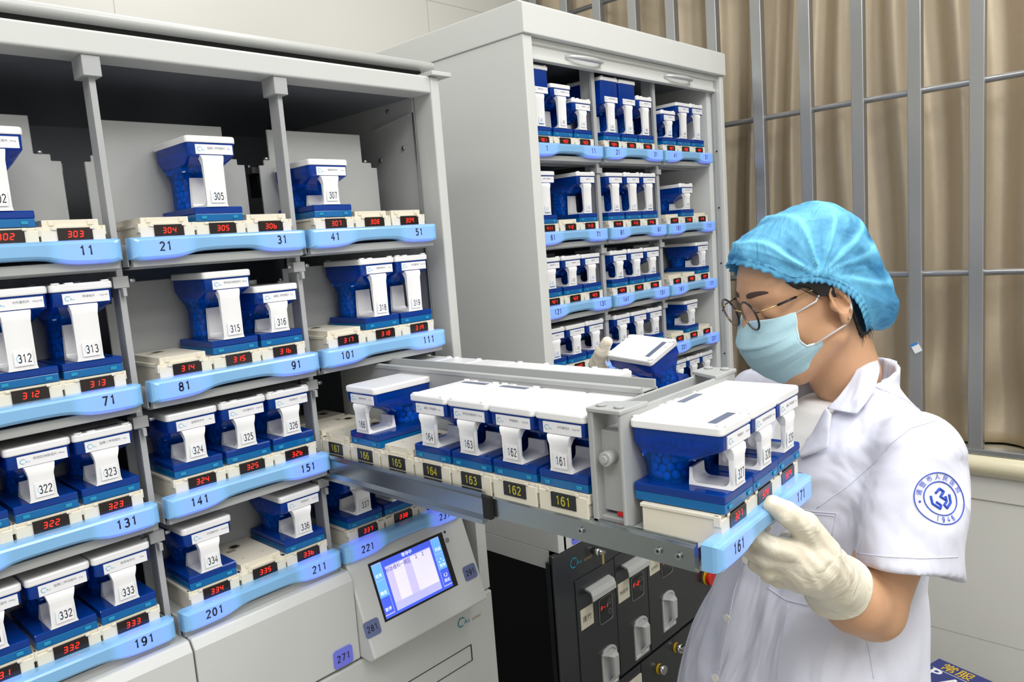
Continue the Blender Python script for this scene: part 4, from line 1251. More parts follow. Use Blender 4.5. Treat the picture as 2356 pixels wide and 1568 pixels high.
# legs and hidden trunk
def legs(P):
    d = None
    for s in (-1, 1):
        hip = T(.01, s * .085, .80); kn = T(.02, s * .09, .46); an = T(-.01, s * .095, .08)
        e = chain(P, [(hip, .075, kn, .052), (kn, .050, an, .036)], .03); d = e if d is None else smin(d, e, .03)
    return d
a0 = A3(T(0, 0, .0)); pts, Fc = surface(legs, a0 + np.array((-.25, -.25, .03)), a0 + np.array((.25, .25, .9)), .012); add_np(bm, pts, Fc, 'skin')
PB(bm, 'body')
# trousers and shoes
tr = MB()
def trous(P):
    d = None
    for s in (-1, 1):
        hip = T(.01, s * .085, .82); kn = T(.02, s * .09, .46); an = T(-.01, s * .095, .10)
        e = chain(P, [(hip, .088, kn, .068), (kn, .066, an, .060)], .03); d = e if d is None else smin(d, e, .02)
    return np.maximum(d, .07 - P[:, 2])
pts, Fc = surface(trous, a0 + np.array((-.27, -.27, .05)), a0 + np.array((.27, .27, .95)), .012); add_np(tr, pts, Fc, 'trousers'); PB(tr, 'trousers')
for s in (-1, 1):
    sh_ = MB()
    def shoe(P):
        d = smin(sd_cone(P, A3(T(-.03, s * .095, .045)), A3(T(.13, s * .10, .035)), .045, .036), sd_cone(P, A3(T(-.02, s * .095, .05)), A3(T(-.01, s * .095, .09)), .042, .044), .02)
        return np.maximum(d, .001 - P[:, 2])
    c1 = A3(T(.04, s * .095, .04)); pts, Fc = surface(shoe, c1 - np.array((.18, .18, .05)), c1 + np.array((.18, .18, .14)), .006); add_np(sh_, pts, Fc, 'shoe'); PB(sh_, 'shoe')

# ------- coat
def to_t(P):
    q = P - np.array((NB.x, NB.y, 0)); return np.stack([q @ A3(TF), q @ A3(TL), q[:, 2]], 1)
ZS = 1.290       # shoulder height
def torso(q, g=0.):
    z = q[:, 2]
    # front-back radius and half width against height
    zz = np.array([.62, .80, .93, 1.07, 1.15, 1.22, 1.27, 1.305, 1.34])
    rx = np.interp(z, zz, [.150, .140, .125, .098, .102, .102, .086, .060, .048]) + g
    ry = np.interp(z, zz, [.205, .195, .172, .142, .150, .158, .148, .095, .058]) + g
    cx = np.interp(z, zz, [.093, .088, .080, .042, .022, .006, -.006, -.008, -.004])
    r = np.sqrt(((q[:, 0] - cx) / rx) ** 2 + (np.abs(q[:, 1]) / ry) ** 2 + 1e-9)
    return (r - 1) * np.minimum(rx, ry) * .85
HEM = (at(2090, 1316, .885))
def sleeve_sdf(P, S0, H0, r0, r1, th, fold=1.):
    a = A3(S0); b = A3(H0); ba = b - a; L_ = np.linalg.norm(ba); u = ba / L_
    t = (P - a) @ u; tt = np.clip(t / L_, 0, 1); rad = r0 + (r1 - r0) * tt
    w = P - a - t[:, None] * u; rr = np.linalg.norm(w, axis=1)
    ang = np.arctan2(w @ A3(TF), w @ np.cross(u, A3(TF)))
    rad = rad + fold * (.0035 * np.sin(ang * 3 + tt * 7) + .0018 * np.sin(ang * 5 - tt * 11) * tt) * (1 - .6 * tt)
    outer = np.where(t < 0, np.linalg.norm(P - a, axis=1) - r0, rr - rad)
    outer = np.maximum(outer, t - L_)
    inner = np.maximum(rr - rad + th, L_ * .72 - t)
    return np.maximum(outer, -inner)
def folds(P):
    q = to_t(P)
    return .0030 * np.sin(q[:, 1] * 60 + q[:, 2] * 22 + 1.5 * np.sin(q[:, 2] * 14)) * .6 + .0080 * np.sin(np.arctan2(q[:, 1], q[:, 0] - .04) * 6 + q[:, 2] * 11 + 1.4 * np.sin(q[:, 2] * 15)) * np.clip((1.16 - q[:, 2]) * 5, 0, 1) + .0030 * np.sin(q[:, 2] * 34 + q[:, 0] * 40 + 2 * np.sin(q[:, 1] * 18)) * np.clip((1.22 - q[:, 2]) * 8, 0, 1)
def coat_sdf(P):
    q = to_t(P)
    d = torso(q, .006)
    d = smin(d, sleeve_sdf(P, SH_L, HEM, .051, .060, .013), .022)
    HR = SH_R.lerp(EL_R, .8)
    d = smin(d, sleeve_sdf(P, SH_R, HR, .054, .060, .010), .022)
    d = d + folds(P)
    # open neck: V in front
    z = q[:, 2]
    neck = sd_cone(q, (-.008, 0, 1.30), (.0, 0, 1.42), .054, .066)
    vee = np.maximum(np.maximum(np.abs(q[:, 1]) - (z - 1.16) * .34, 1.16 - z), -.005 - q[:, 0])
    inner = torso(q, -.002)
    cav = np.maximum(inner, 1.17 - z)
    cav = np.maximum(cav, -(.1 - np.abs(q[:, 1])))
    d = np.maximum(d, z - 1.322)
    d = np.maximum(d, -neck)
    nc = np.abs(sd_cone(q, (-.010, 0, 1.27), (-.022, 0, 1.37), .062, .058)) - .0035
    nc = np.maximum(np.maximum(nc, z - (1.332 - .25 * q[:, 0])), np.maximum(1.285 - z, q[:, 0] - .022))
    d = np.minimum(d, nc)
    d = np.maximum(d, .66 - z)
    d = np.maximum(d, -np.maximum(vee, -.045 - torso(q, .006)))
    return d
lo = a0 + np.array((-.34, -.34, .64)); hi = a0 + np.array((.34, .34, 1.40))
allp = np.array([A3(p) for p in (SH_L, HEM, SH_R, EL_R, T(.2, 0, 1), T(-.2, 0, 1), T(0, .24, 1), T(0, -.24, 1))])
pts, Fc = surface(coat_sdf, np.array((allp[:, 0].min() - .07, allp[:, 1].min() - .07, .645)), np.array((allp[:, 0].max() + .07, allp[:, 1].max() + .07, 1.40)), .0048)
pts_coat, F_coat = pts, Fc
cm = MB(); add_np(cm, pts, Fc, 'coat'); coat = PB(cm, 'coat')
# undershirt in the neck opening
um = MB()
def ush(P):
    q = to_t(P); d = torso(q, .000); d = np.maximum(d, 1.10 - q[:, 2]); d = np.maximum(d, q[:, 2] - 1.297)
    return smin(d, np.maximum(sd_cone(q, (-.008, 0, 1.28), (-.004, 0, 1.330), .057, .054), q[:, 2] - 1.304), .01)
pts, Fc = surface(ush, a0 + np.array((-.24, -.24, 1.08)), a0 + np.array((.24, .24, 1.35)), .005); add_np(um, pts, Fc, 'shirt'); PB(um, 'undershirt')
from mathutils.bvhtree import BVHTree
coat_bvh = BVHTree.FromPolygons([Vector(p) for p in pts_coat.tolist()], F_coat.tolist())
skin_bvh = BVHTree.FromPolygons([Vector(p) for p in pts_skin.tolist()], F_skin.tolist())
def hit(px, py, bvh=coat_bvh):
    d = (at(px, py, 1) - CAM).normalized(); h = bvh.ray_cast(CAM, d)
    if h[0] is None:
        h = bvh.find_nearest(at(px, py, 1.0)); return h[0], h[1]
    return h[0], h[1] if h[1].dot(d) < 0 else -h[1]
def line_on(mb, P, r, k, bvh=coat_bvh, off=.0005, n=6):
    """a thread lying on a surface, through the given image points"""
    out = []
    for a, b in zip(P[:-1], P[1:]):
        for i in range(n): out.append((a[0] + (b[0] - a[0]) * i / n, a[1] + (b[1] - a[1]) * i / n))
    out.append(P[-1]); Q = []
    for p in out:
        h, nn = hit(p[0], p[1], bvh)
        if Q and (h - Q[-1]).length > .05: continue
        Q.append(h + nn * off)
    if len(Q) > 1: mb.tube(Q, r, k, 5)

# ---- seams, pocket, buttons on the coat
mb = MB()
for P in ([(2012, 888), (2080, 918), (2150, 965)], [(2150, 968), (2095, 985), (2050, 1020), (2005, 1070), (1960, 1110), (1925, 1135), (1880, 1168)],
          [(1972, 1272), (2040, 1280), (2120, 1284), (2203, 1280)], [(1718, 1275), (1690, 1360), (1672, 1450), (1655, 1540)],
          [(1822, 1165), (1870, 1176), (1926, 1180), (1914, 1232)], [(1822, 1170), (1868, 1181), (1920, 1186)], [(1765, 1350), (1810, 1380), (1860, 1392), (1890, 1378)],
          [(1815, 1390), (1800, 1470), (1788, 1560)], [(1988, 1450), (2000, 1500), (2010, 1560)]):
    mb = MB(); line_on(mb, P, .0006, 'seam')
    if mb.v: PB(mb, 'seam')
for p in ((1718, 1288), (1674, 1423), (1647, 1560)):
    h, nn = hit(*p); nn = (nn + (CAM - h).normalized() * .7).normalized(); mb = MB(); F = frame4(h + nn * .0025, nn.cross(Vector((0, 0, 1))), Vector((0, 0, 1)))
    for r0, r1, z0, z1 in ((.0060, .0060, 0, .0014), (.0060, .0048, .0014, .0022), (.0048, .0035, .0022, .0016)):
        mb.loft([[F @ Vector((r * math.cos(a), r * math.sin(a), z)) for a in [2 * math.pi * j / 20 for j in range(20)]] for r, z in ((r0, z0), (r1, z1))], 'button', True)
    for a in (.8, 2.4, 3.9, 5.5): mb.add([F @ Vector((.0013 * math.cos(a) + u, .0013 * math.sin(a) + v, .0024)) for u, v in ((-.0005, -.0005), (.0005, -.0005), (.0005, .0005), (-.0005, .0005))], [(0, 1, 2, 3)], 'seam')
    PB(mb, 'button')
# ---- embroidered round badge on the sleeve
bc, bn = hit(2164, 1146)
bn = (bn + (CAM - bc).normalized() * .3).normalized()
bu_ = Vector((0, 0, 1)).cross(bn).normalized(); bv_ = bn.cross(bu_)
def onb(a, b, off=.0009):
    p = bc + bu_ * a + bv_ * b; h = coat_bvh.ray_cast(p + bn * .03, -bn)
    if h[0] is None: h = coat_bvh.find_nearest(p)
    return h[0] + (h[1] if h[1].dot(bn) > 0 else -h[1]) * off
def thread(mb, P, r, closed=False):
    Q = [onb(*p) for p in P]; mb.tube(Q, r, 'embroid', 6, closed)
mb = MB()
RB = .0285
for r in (RB, RB * .655): thread(mb, [(r * math.cos(a), r * math.sin(a)) for a in [2 * math.pi * j / 56 for j in range(56)]], .0006, True)
S_ = RB * .42
for P in ([(-.42, .50), (.05, .92), (.42, .62), (-.02, .18), (.42, -.12)], [(-.90, .30), (-.90, -.42), (-.28, -.95), (-.12, -.62), (-.52, -.28)], [(.90, .35), (.88, -.40), (.38, -.92), (.18, -.60), (.50, -.30), (.50, .20)]):
    Q = []
    for a, b in zip(P[:-1], P[1:]): Q += [(a[0] + (b[0] - a[0]) * i / 4, a[1] + (b[1] - a[1]) * i / 4) for i in range(4)]
    Q.append(P[-1]); thread(mb, [(x * S_, y * S_) for x, y in Q], .0013)
for i, ch in enumerate('诸暨市人民医院'):
    a = math.radians(160 - i * 23.3); r = RB * .825; vs_, fs_ = text_geo(ch); sz = .0068
    vv = []
    for v in vs_:
        x = v[0] * sz; y = v[1] * sz
        vv.append(onb(r * math.cos(a) + x * math.sin(a) + y * math.cos(a), r * math.sin(a) - x * math.cos(a) + y * math.sin(a), .0011))
    mb.add(vv, fs_, 'embroid')
for i, ch in enumerate('1946'):
    a = math.radians(-113 + i * 15); r = RB * .825; t_ = MB(); digits(t_, ch, .0062, Matrix.Identity(4), 'embroid', .15, .8)
    vv = [onb(r * math.cos(a) - x * math.sin(a) - y * math.cos(a), r * math.sin(a) + x * math.cos(a) - y * math.sin(a), .0011) for x, y, z in t_.v]
    mb.add(vv, t_.f, 'embroid')
thread(mb, [(-RB * .82 + .0008 * math.cos(a), -.002 + .0008 * math.sin(a)) for a in [2 * math.pi * j / 8 for j in range(8)]], .0005, True)
o = PB(mb, 'sleeve_badge'); o['label'] = 'round blue embroidered badge'

# ---- collar and lapels: folded sheets lying on the coat
both_bvh = BVHTree.FromPolygons([Vector(p) for p in np.concatenate([pts_coat, pts_skin]).tolist()], np.concatenate([F_coat, F_skin + len(pts_coat)]).tolist())
def sheet(name, A, B, lift_a, lift_b, n=12, m_=8):
    """cloth between two edge polylines"""
    def samp(P, t):
        k = t * (len(P) - 1); i = min(int(k), len(P) - 2); f = k - i
        return tuple(P[i][q] + (P[i + 1][q] - P[i][q]) * f for q in range(len(P[0])))
    G = np.zeros((n + 1, m_ + 1)); D = {}
    for i in range(n + 1):
        for j in range(m_ + 1):
            a = samp(A, i / n); b = samp(B, i / n); t = j / m_; p = (a[0] + (b[0] - a[0]) * t, a[1] + (b[1] - a[1]) * t)
            D[i, j] = p
            if len(a) == 3: G[i, j] = a[2] + (b[2] - a[2]) * t - .004 * math.sin(math.pi * t); continue
            h, nn = hit(p[0], p[1], both_bvh); G[i, j] = (h - CAM).dot(CF) - (lift_a + (lift_b - lift_a) * t)
    for _ in range(0 if len(A[0]) == 3 else 6):
        g = np.pad(G, 1, 'edge'); G = np.minimum(G, (g[:-2, 1:-1] + g[2:, 1:-1] + g[1:-1, :-2] + g[1:-1, 2:]) / 4 + .0015); g = np.pad(G, 1, 'edge')
        G = .5 * G + .125 * (g[:-2, 1:-1] + g[2:, 1:-1] + g[1:-1, :-2] + g[1:-1, 2:])
    v = [at(D[i, j][0], D[i, j][1], G[i, j]) for i in range(n + 1) for j in range(m_ + 1)]
    f = [(i * (m_ + 1) + j, (i + 1) * (m_ + 1) + j, (i + 1) * (m_ + 1) + j + 1, i * (m_ + 1) + j + 1) for i in range(n) for j in range(m_)]
    mb = MB(); mb.add(v, f, 'coat', True); o = PB(mb, name, coat)
    o.location = (0, 0, 0)
    s_ = o.modifiers.new('solid', 'SOLIDIFY'); s_.thickness = .0022; s_.offset = 0
    b_ = o.modifiers.new('sub', 'SUBSURF'); b_.levels = 1; b_.render_levels = 1
    return o
sheet('collar', [(1992, 788, 1.032), (1980, 832, 1.006), (1955, 878, .990), (1928, 913, .982), (1900, 940, .984)], [(2008, 800, 1.040), (2026, 848, 1.000), (2014, 896, .964), (1992, 928, .955), (1972, 953, .952)], 0, 0)
sheet('lapel', [(1900, 938, .978), (1880, 975, .980), (1860, 1010, .984), (1836, 1046, .988)], [(1914, 952, .962), (1908, 988, .952), (1906, 1032, .948), (1842, 1052, .982)], 0, 0)

# ---- hair under the cap
hb = MB()
def hair_sdf(P):
    q = to_head(P)
    d = sd_ell(q, (-.010, 0, .043), (.094, .0845, .086)) 
    a = to_head(np.array([A3(NB)]))[0]
    nk = sd_cone(q, (-.022, 0, -.025), (-.020, 0, -.085), .056, .0505); nk = np.maximum(np.maximum(nk, q[:, 0] + .026), -.070 - q[:, 2])
    d = smin(d, nk, .01)
    d = d + .0007 * np.sin(q[:, 2] * 900 + q[:, 0] * 500) 
    keep = np.where(q[:, 0] > .050, .105 + 2 * (q[:, 0] - .05) - q[:, 2], np.where(q[:, 0] > -.002, .006 + .95 * (q[:, 0] + .002) + .004 * np.sin(q[:, 0] * 260) - q[:, 2], np.where(q[:, 0] > -.026, .030 + (q[:, 0] + .006) * 2 - q[:, 2], -.088 - q[:, 2])))
    return np.maximum(d, keep)
hp, hf = surface(hair_sdf, A3(HO) - .16, A3(HO) + .15, .003)
add_np(hb, hp, hf, 'hair')
rs = random.Random(5)
for i in range(26):
    t = rs.random(); x0 = .040 - .05 * t; p0 = H(x0 + .004, .0735 + .002 * t, .050 - .025 * t); L_ = rs.uniform(.010, .030)
    p1 = H(x0 - L_ * .35, .077, .040 - .025 * t - L_ * .25); p2 = H(x0 - L_ * .7 - .004, .078, .034 - .025 * t - L_ * .7)
    hb.tube([p0, p1, p2], [.0004, .0004, .0001], 'hair', 4)
for i in range(30):
    z = rs.uniform(-.092, -.070); p0 = H(-.034 + rs.uniform(-.016, .006), .050 - rs.uniform(0, .006), z + .03); p1 = p0 + HX * rs.uniform(-.002, .006) - HZ * rs.uniform(.008, .022)
    hb.tube([p0, (p0 + p1) / 2 + HY * .002, p1], [.0005, .0004, .0001], 'hair', 4)
PB(hb, 'hair')

# ---- bouffant cap
def spline(P, t):
    k = t * (len(P) - 1); i = min(int(k), len(P) - 2); f = k - i
    p0 = np.array(P[max(i - 1, 0)]); p1 = np.array(P[i]); p2 = np.array(P[i + 1]); p3 = np.array(P[min(i + 2, len(P) - 1)])
    return .5 * (2 * p1 + (p2 - p0) * f + (2 * p0 - 5 * p1 + 4 * p2 - p3) * f * f + (3 * p1 - p0 - 3 * p2 + p3) * f ** 3)
PA = [(.076, 0, .106), (.070, 0, .114), (.046, 0, .124), (.010, 0, .130), (-.032, 0, .133), (-.074, 0, .121), (-.098, 0, .090), (-.105, 0, .054), (-.105, 0, .012), (-.104, 0, -.024), (-.102, 0, -.052), (-.092, 0, -.074), (-.078, 0, -.084), (-.062, 0, -.078)]
PBm = [(.076, 0, .106), (.073, .030, .101), (.061, .056, .086), (.044, .072, .064), (.028, .081, .056), (.014, .087, .049), (-.002, .087, .036), (-.014, .085, .022), (-.024, .085, .006), (-.030, .082, -.012), (-.034, .074, -.032), (-.040, .060, -.052), (-.052, .034, -.070), (-.062, 0, -.078)]
G0 = np.array((.014, .086, .052))
NS, NT = 150, 66
cv = np.zeros((NS + 1, 2 * NT + 1, 3))
for i in range(NS + 1):
    s = i / NS; A_ = spline(PA, s); B_ = spline(PBm, s); C_ = np.array((B_[0], 0, B_[2]))
    bag = math.exp(-((s - .80) / .16) ** 2)
    for j in range(-NT, NT + 1):
        ph_ = j / NT * math.pi / 2; w = abs(math.sin(ph_)); sg = 1 if j >= 0 else -1
        p = C_ + (A_ - C_) * abs(math.cos(ph_)) ** .74 + (B_ - C_) * w * sg
        p[1] += sg * (.006 * math.sin(math.pi * w) * math.sin(math.pi * s) + .012 * bag * math.sin(math.pi * w ** .8))
        cv[i, j + NT] = p
nrm_ = np.zeros_like(cv)
du = np.gradient(cv, axis=0); dv = np.gradient(cv, axis=1); nn_ = np.cross(dv, du); ln = np.linalg.norm(nn_, axis=2, keepdims=True)
nn_ = nn_ / np.maximum(ln, 1e-9)
cc = np.array((-.03, 0, .03)); flip = np.sign(((cv - cc) * nn_).sum(2, keepdims=True)); flip[flip == 0] = 1; nn_ = nn_ * flip
side_ = np.where(cv[:, :, 1:2] >= 0, 1, -1)
g = cv - G0 * np.concatenate([np.ones_like(side_), side_, np.ones_like(side_)], 2)
dist = np.linalg.norm(g, axis=2); ang = np.arctan2(g[:, :, 2], g[:, :, 0])
fall = np.exp(-dist / .095) * np.clip(dist / .012, 0, 1)
fr = np.abs(np.sin(ang * 5.2 + .6 + .6 * np.sin(ang * 2.3) + .15 * np.sin(dist * 60)))
rid = (1 - fr) ** 3
frontdamp = np.clip((1.9 - np.abs(ang - 1.0)) / .6, .25, 1)
disp = .0125 * rid * fall * frontdamp + .004 * (1 - np.abs(np.sin(ang * 12.3 + 1 + 1.2 * np.sin(ang * 3)))) ** 3 * np.exp(-dist / .07)
disp += .0006 * np.sin(cv[:, :, 0] * 170 + 3 * np.sin(cv[:, :, 2] * 60)) + .0005 * np.sin(cv[:, :, 2] * 150 + 2.5 * np.sin(cv[:, :, 0] * 50))
disp += .002 * np.exp(-(dist / .010) ** 2)
edge = np.clip((1 - np.abs(np.linspace(-1, 1, 2 * NT + 1))) * 12, 0, 1)[None, :]
wid = np.clip(np.minimum(np.arange(NS + 1), NS - np.arange(NS + 1)) / 8, 0, 1)[:, None]
pleat = np.clip(rid * fall * 3.2 + .35 * np.exp(-(dist / .03) ** 2), 0, 1)
disp = disp * np.minimum(1, .3 + edge) * wid
cv = cv + nn_ * disp[:, :, None]
cb_ = MB()
V_ = [H(*p) for p in cv.reshape(-1, 3)]
W_ = 2 * NT + 1
cb_.add(V_, [(i * W_ + j, (i + 1) * W_ + j, (i + 1) * W_ + j + 1, i * W_ + j + 1) for i in range(NS) for j in range(2 * NT)], 'cap', True)
cap = PB(cb_, 'hair_net')
at_ = cap.data.attributes.new('pleat', 'FLOAT', 'POINT'); at_.data.foreach_set('value', pleat.ravel().astype(np.float32)); sm_ = cap.modifiers.new('solid', 'SOLIDIFY'); sm_.thickness = .0004
# elastic edge with a frill
fb = MB(); ring = []
NR = 340
for i in range(NR):
    u = i / NR * 2; sg = 1 if u < 1 else -1; s = u if u < 1 else 2 - u
    p = spline(PBm, s); p = np.array((p[0], p[1] * sg, p[2])); ring.append(p)
ring = np.array(ring); tg = np.roll(ring, -1, 0) - np.roll(ring, 1, 0); tg /= np.maximum(np.linalg.norm(tg, axis=1, keepdims=True), 1e-9)
out_ = ring - cc; out_ /= np.linalg.norm(out_, axis=1, keepdims=True); dn_ = np.cross(tg, out_)
sgn = np.sign((dn_ * np.array((.3, 0, -1))).sum(1)); sgn[sgn == 0] = 1; dn_ = dn_ * sgn[:, None]
rows = []
for k, (a, b) in enumerate(((-.004, .0014), (0, .0006), (.0035, .0022), (.0075, .0030))):
    wv = np.sin(np.arange(NR) * 2 * math.pi / 6.1 + .8 * np.sin(np.arange(NR) * .31)); rows.append(ring + dn_ * (a + (.0012 * wv if k > 1 else 0))[:, None] * 1.0 + out_ * (b + .0016 * wv * (k / 3))[:, None] if k > 1 else ring + dn_ * a + out_ * (b + .0005 * wv)[:, None])
V_ = [H(*p) for r in rows for p in r]
fb.add(V_, [(k * NR + i, (k + 1) * NR + i, (k + 1) * NR + (i + 1) % NR, k * NR + (i + 1) % NR) for k in range(3) for i in range(NR)], 'cap', True)
fo = PB(fb, 'elastic_frill', cap); fo.location = (0, 0, 0)
fo.modifiers.new('solid', 'SOLIDIFY').thickness = .0004

# ---- face mask
mm = MB(); NU, NV = 48, 72
XF = [.100, .113, .123, .124, .121, .116, .108, .095, .078]; ZF = [.016, .000, -.016, -.032, -.048, -.061, -.074, -.087, -.097]
YE = [.060, .063, .064, .065, .064, .061, .057, .050, .040]; XE = [.054, .058, .062, .066, .058, .034, .034, .038, .046]; ZE = [.014, .002, -.010, -.022, -.036, -.042, -.052, -.064, -.080]
def mpt(u, v):
    k = v * 8; f = lambda A_: float(np.interp(k, range(9), A_))
    xf, zf, ye, xe, ze = f(XF), f(ZF), f(YE), f(XE), f(ZE)
    c = math.cos(u * math.pi / 2); s_ = math.sin(u * math.pi / 2)
    nose = .006 * math.exp(-(u / .16) ** 2) * max(0, 1 - v * 2.2)
    x = xe + (xf - .006 - xe) * c ** .85 + nose; y = ye * s_ * (1 - .06 * c); z = ze + (zf - ze) * c ** 1.1
    pl = .0022 * (((v * 3.2 + .15) % 1.0) ** 2 - .3) * (c ** .3) + .0008 * math.sin(u * 9 + v * 14) * v
    x += pl; y += .0012 * math.sin(v * 22) * abs(s_) ** 3 * (1 if u > 0 else -1)
    return H(x, y, z)
V_ = [mpt(-1 + 2 * i / NU, j / NV) for j in range(NV + 1) for i in range(NU + 1)]
mm.add(V_, [(j * (NU + 1) + i, j * (NU + 1) + i + 1, (j + 1) * (NU + 1) + i + 1, (j + 1) * (NU + 1) + i) for j in range(NV) for i in range(NU)], 'mask', True)
mk = PB(mm, 'face_mask'); mk.modifiers.new('solid', 'SOLIDIFY').thickness = .0012
mb = MB()
for sg in (-1, 1):
    mb.tube([mpt(sg, v / 20) + HY * sg * .0006 for v in range(13)], .0016, 'mask_edge', 6)
    mb.tube([mpt(sg * (1 - .0), .60 + .4 * v / 10) for v in range(11)], .0010, 'mask_edge', 6)
mb.tube([mpt(-1 + 2 * i / 40, 0.0) for i in range(41)], .0012, 'mask_edge', 6)
for vv in (.035, .075, .11):
    for i in range(30):
        u0 = -.95 + 1.9 * i / 30; a = mpt(u0, vv); b = mpt(u0 + .035, vv); o_ = (a - HO); o_.normalize()
        mb.tube([a + o_ * .0009, b + o_ * .0009], .00035, 'seam', 4)
o = PB(mb, 'mask_binding', mk); o.location = (0, 0, 0)
for sg in (-1, 1):
    mb = MB(); mb.tube([mpt(sg, .02), H(.026, sg * .074, .018), H(.008, sg * .080, .036), H(-.006, sg * .081, .038), H(-.018, sg * .082, .020), H(-.014, sg * .080, -.012), H(.000, sg * .077, -.030), mpt(sg, .56) + HY * sg * .002], .0012, 'loop', 6)
    o = PB(mb, 'ear_loop', mk); o.location = (0, 0, 0)

# ---- spectacles
gl = MB()
def ringp(cy, r, dx=0, n=40): return [H(.1050 - abs(cy) * .12 + dx - .0 + .004 * 0, cy + r * math.cos(a), .030 + r * math.sin(a)) for a in [2 * math.pi * j / n for j in range(n)]]
for cy in (-.031, .031):
    gl.tube(ringp(cy, .0215), .0013, 'frame_blk', 7, True); gl.tube(ringp(cy, .0202, .0006), .0006, 'gold', 6, True)
gl.tube([H(.1020, .011, .035), H(.1050, .004, .038), H(.1050, -.004, .038), H(.1020, -.011, .035)], .0011, 'gold', 7)
gfr = PB(gl, 'spectacles')
for cy in (-.031, .031):
    mb = MB(); p = ringp(cy, .0202); mb.add(p, [tuple(range(len(p)))], 'lens'); o = PB(mb, 'lens', gfr); o.location = (0, 0, 0); o.modifiers.new('solid', 'SOLIDIFY').thickness = .001
for sg in (-1, 1):
    mb = MB(); mb.tube([H(.0990, sg * .0520, .036), H(.094, sg * .060, .037), H(.070, sg * .067, .036)], .0011, 'gold', 6); mb.tube([H(.074, sg * .066, .036), H(.048, sg * .0715, .0355)], .0017, 'frame_blk', 7)
    mb.tube([H(.048, sg * .0715, .0355), H(.02, sg * .0775, .0350), H(-.006, sg * .082, .034)], .0009, 'gold', 6)
    o = PB(mb, 'temple', gfr); o.location = (0, 0, 0)

# ---- brows, lashes, ear studs
def onface(x, y, z, off=.0005):
    p = H(x, y, z); d = (H(.02, y * .6, z) - p).normalized(); h = skin_bvh.ray_cast(p + (p - H(.02, y * .6, z)).normalized() * .03, d)
    return (h[0] if h[0] else p) + (-d) * off
for sg in (-1, 1):
    mb = MB(); rows = []
    for i in range(15):
        t = i / 14; y = sg * (.012 + .042 * t); z = .052 + .004 * math.sin(t * 2.2) - .003 * t; w = .0042 * (1 - t) ** .5 * (.6 + .4 * min(1, t * 4)) + .0003
        rows.append([onface(.09, y, z + w, .0004), onface(.09, y, z, .0012), onface(.09, y, z - w, .0004)])
    v = [p for r in rows for p in r]; mb.add(v, [(i * 3 + j, i * 3 + j + 1, i * 3 + j + 4, i * 3 + j + 3) for i in range(14) for j in range(2)], 'brow', True); PB(mb, 'eyebrow')
    mb = MB(); mb.tube([onface(.09, sg * (.021 + .024 * t), .0150 + .002 * math.sin(t * 3.1) * -1, .0008) for t in [i / 8 for i in range(9)]], [.0003] + [.0008] * 7 + [.0003], 'hair', 5)
    for i in range(9):
        t = (i + .5) / 9; p = onface(.09, sg * (.021 + .024 * t), .0148, .0006); mb.tube([p, p + HX * .004 - HZ * .0025, p + HX * .0075 - HZ * .002], [.0003, .00025, .0001], 'hair', 4)
    PB(mb, 'eyelashes')
for (x, z) in ((-.004, -.022), (-.011, -.013)):
    mb = MB(); p = H(x, .0835, z); rr = .0017
    mb.loft([[p + HX * rr * s * math.cos(a) + HZ * rr * s * math.sin(a) + HY * h for a in [2 * math.pi * j / 10 for j in range(10)]] for s, h in ((.6, -.002), (1, 0), (.9, .0012), (.4, .0020))], 'chrome', True)
    PB(mb, 'ear_stud')

# ---- gloves
def dp(px, py, y=-.6142):
    d = at(px, py, 1) - CAM; return (y - CAM.y) / d.y
D0 = dp(1768, 1160)
def gp(px, py, o): return at(px, py, D0 + o)
FL = [  # thumb, index, middle, ring, little
    [(1888, 1268, .022, .0190), (1850, 1208, .002, .0140), (1808, 1180, -.010, .0115), (1778, 1160, -.0125, .0090)],
    [(1842, 1270, .010, .0135), (1778, 1257, .002, .0108), (1744, 1234, .010, .0098), (1754, 1208, .024, .0085)],
    [(1838, 1288, .018, .0135), (1764, 1280, .014, .0114), (1732, 1266, .026, .0100), (1746, 1240, .040, .0088)],
    [(1832, 1306, .030, .0135), (1770, 1308, .030, .0110), (1744, 1296, .042, .0098), (1752, 1270, .056, .0085)],
    [(1842, 1322, .044, .0125), (1792, 1330, .048, .0100), (1768, 1320, .058, .0088), (1772, 1298, .070, .0078)]]
cuffc = WR_L.lerp(fore_mid, .36)
def gloveL(P):
    d = chain(P, [(gp(1890, 1308, .045), .0270, gp(1852, 1282, .026), .0285), (gp(1856, 1284, .026), .0260, gp(1846, 1276, .018), .0190), (gp(1852, 1290, .032), .0260, gp(1836, 1306, .040), .0200)], .02)
    for f_ in FL:
        e = None
        for a, b in zip(f_[:-1], f_[1:]):
            c_ = sd_cone(P, A3(gp(*a[:3])), A3(gp(*b[:3])), a[3], b[3]); e = c_ if e is None else smin(e, c_, .003)
        d = smin(d, e, .0045)
    d = smin(d, sd_cone(P, A3(gp(1878, 1300, .040)), A3(gp(1896, 1312, .046)), .0265, .0275), .01)
    return d + .0005 * np.sin(P[:, 0] * 420 + P[:, 2] * 310 + 2 * np.sin(P[:, 1] * 160))
gpts = np.array([A3(gp(*f_[i][:3])) for f_ in FL for i in range(4)] + [A3(cuffc)])
p_, f_ = surface(gloveL, gpts.min(0) - .045, gpts.max(0) + .045, .0018)
mb = MB(); add_np(mb, p_, f_, 'glove')
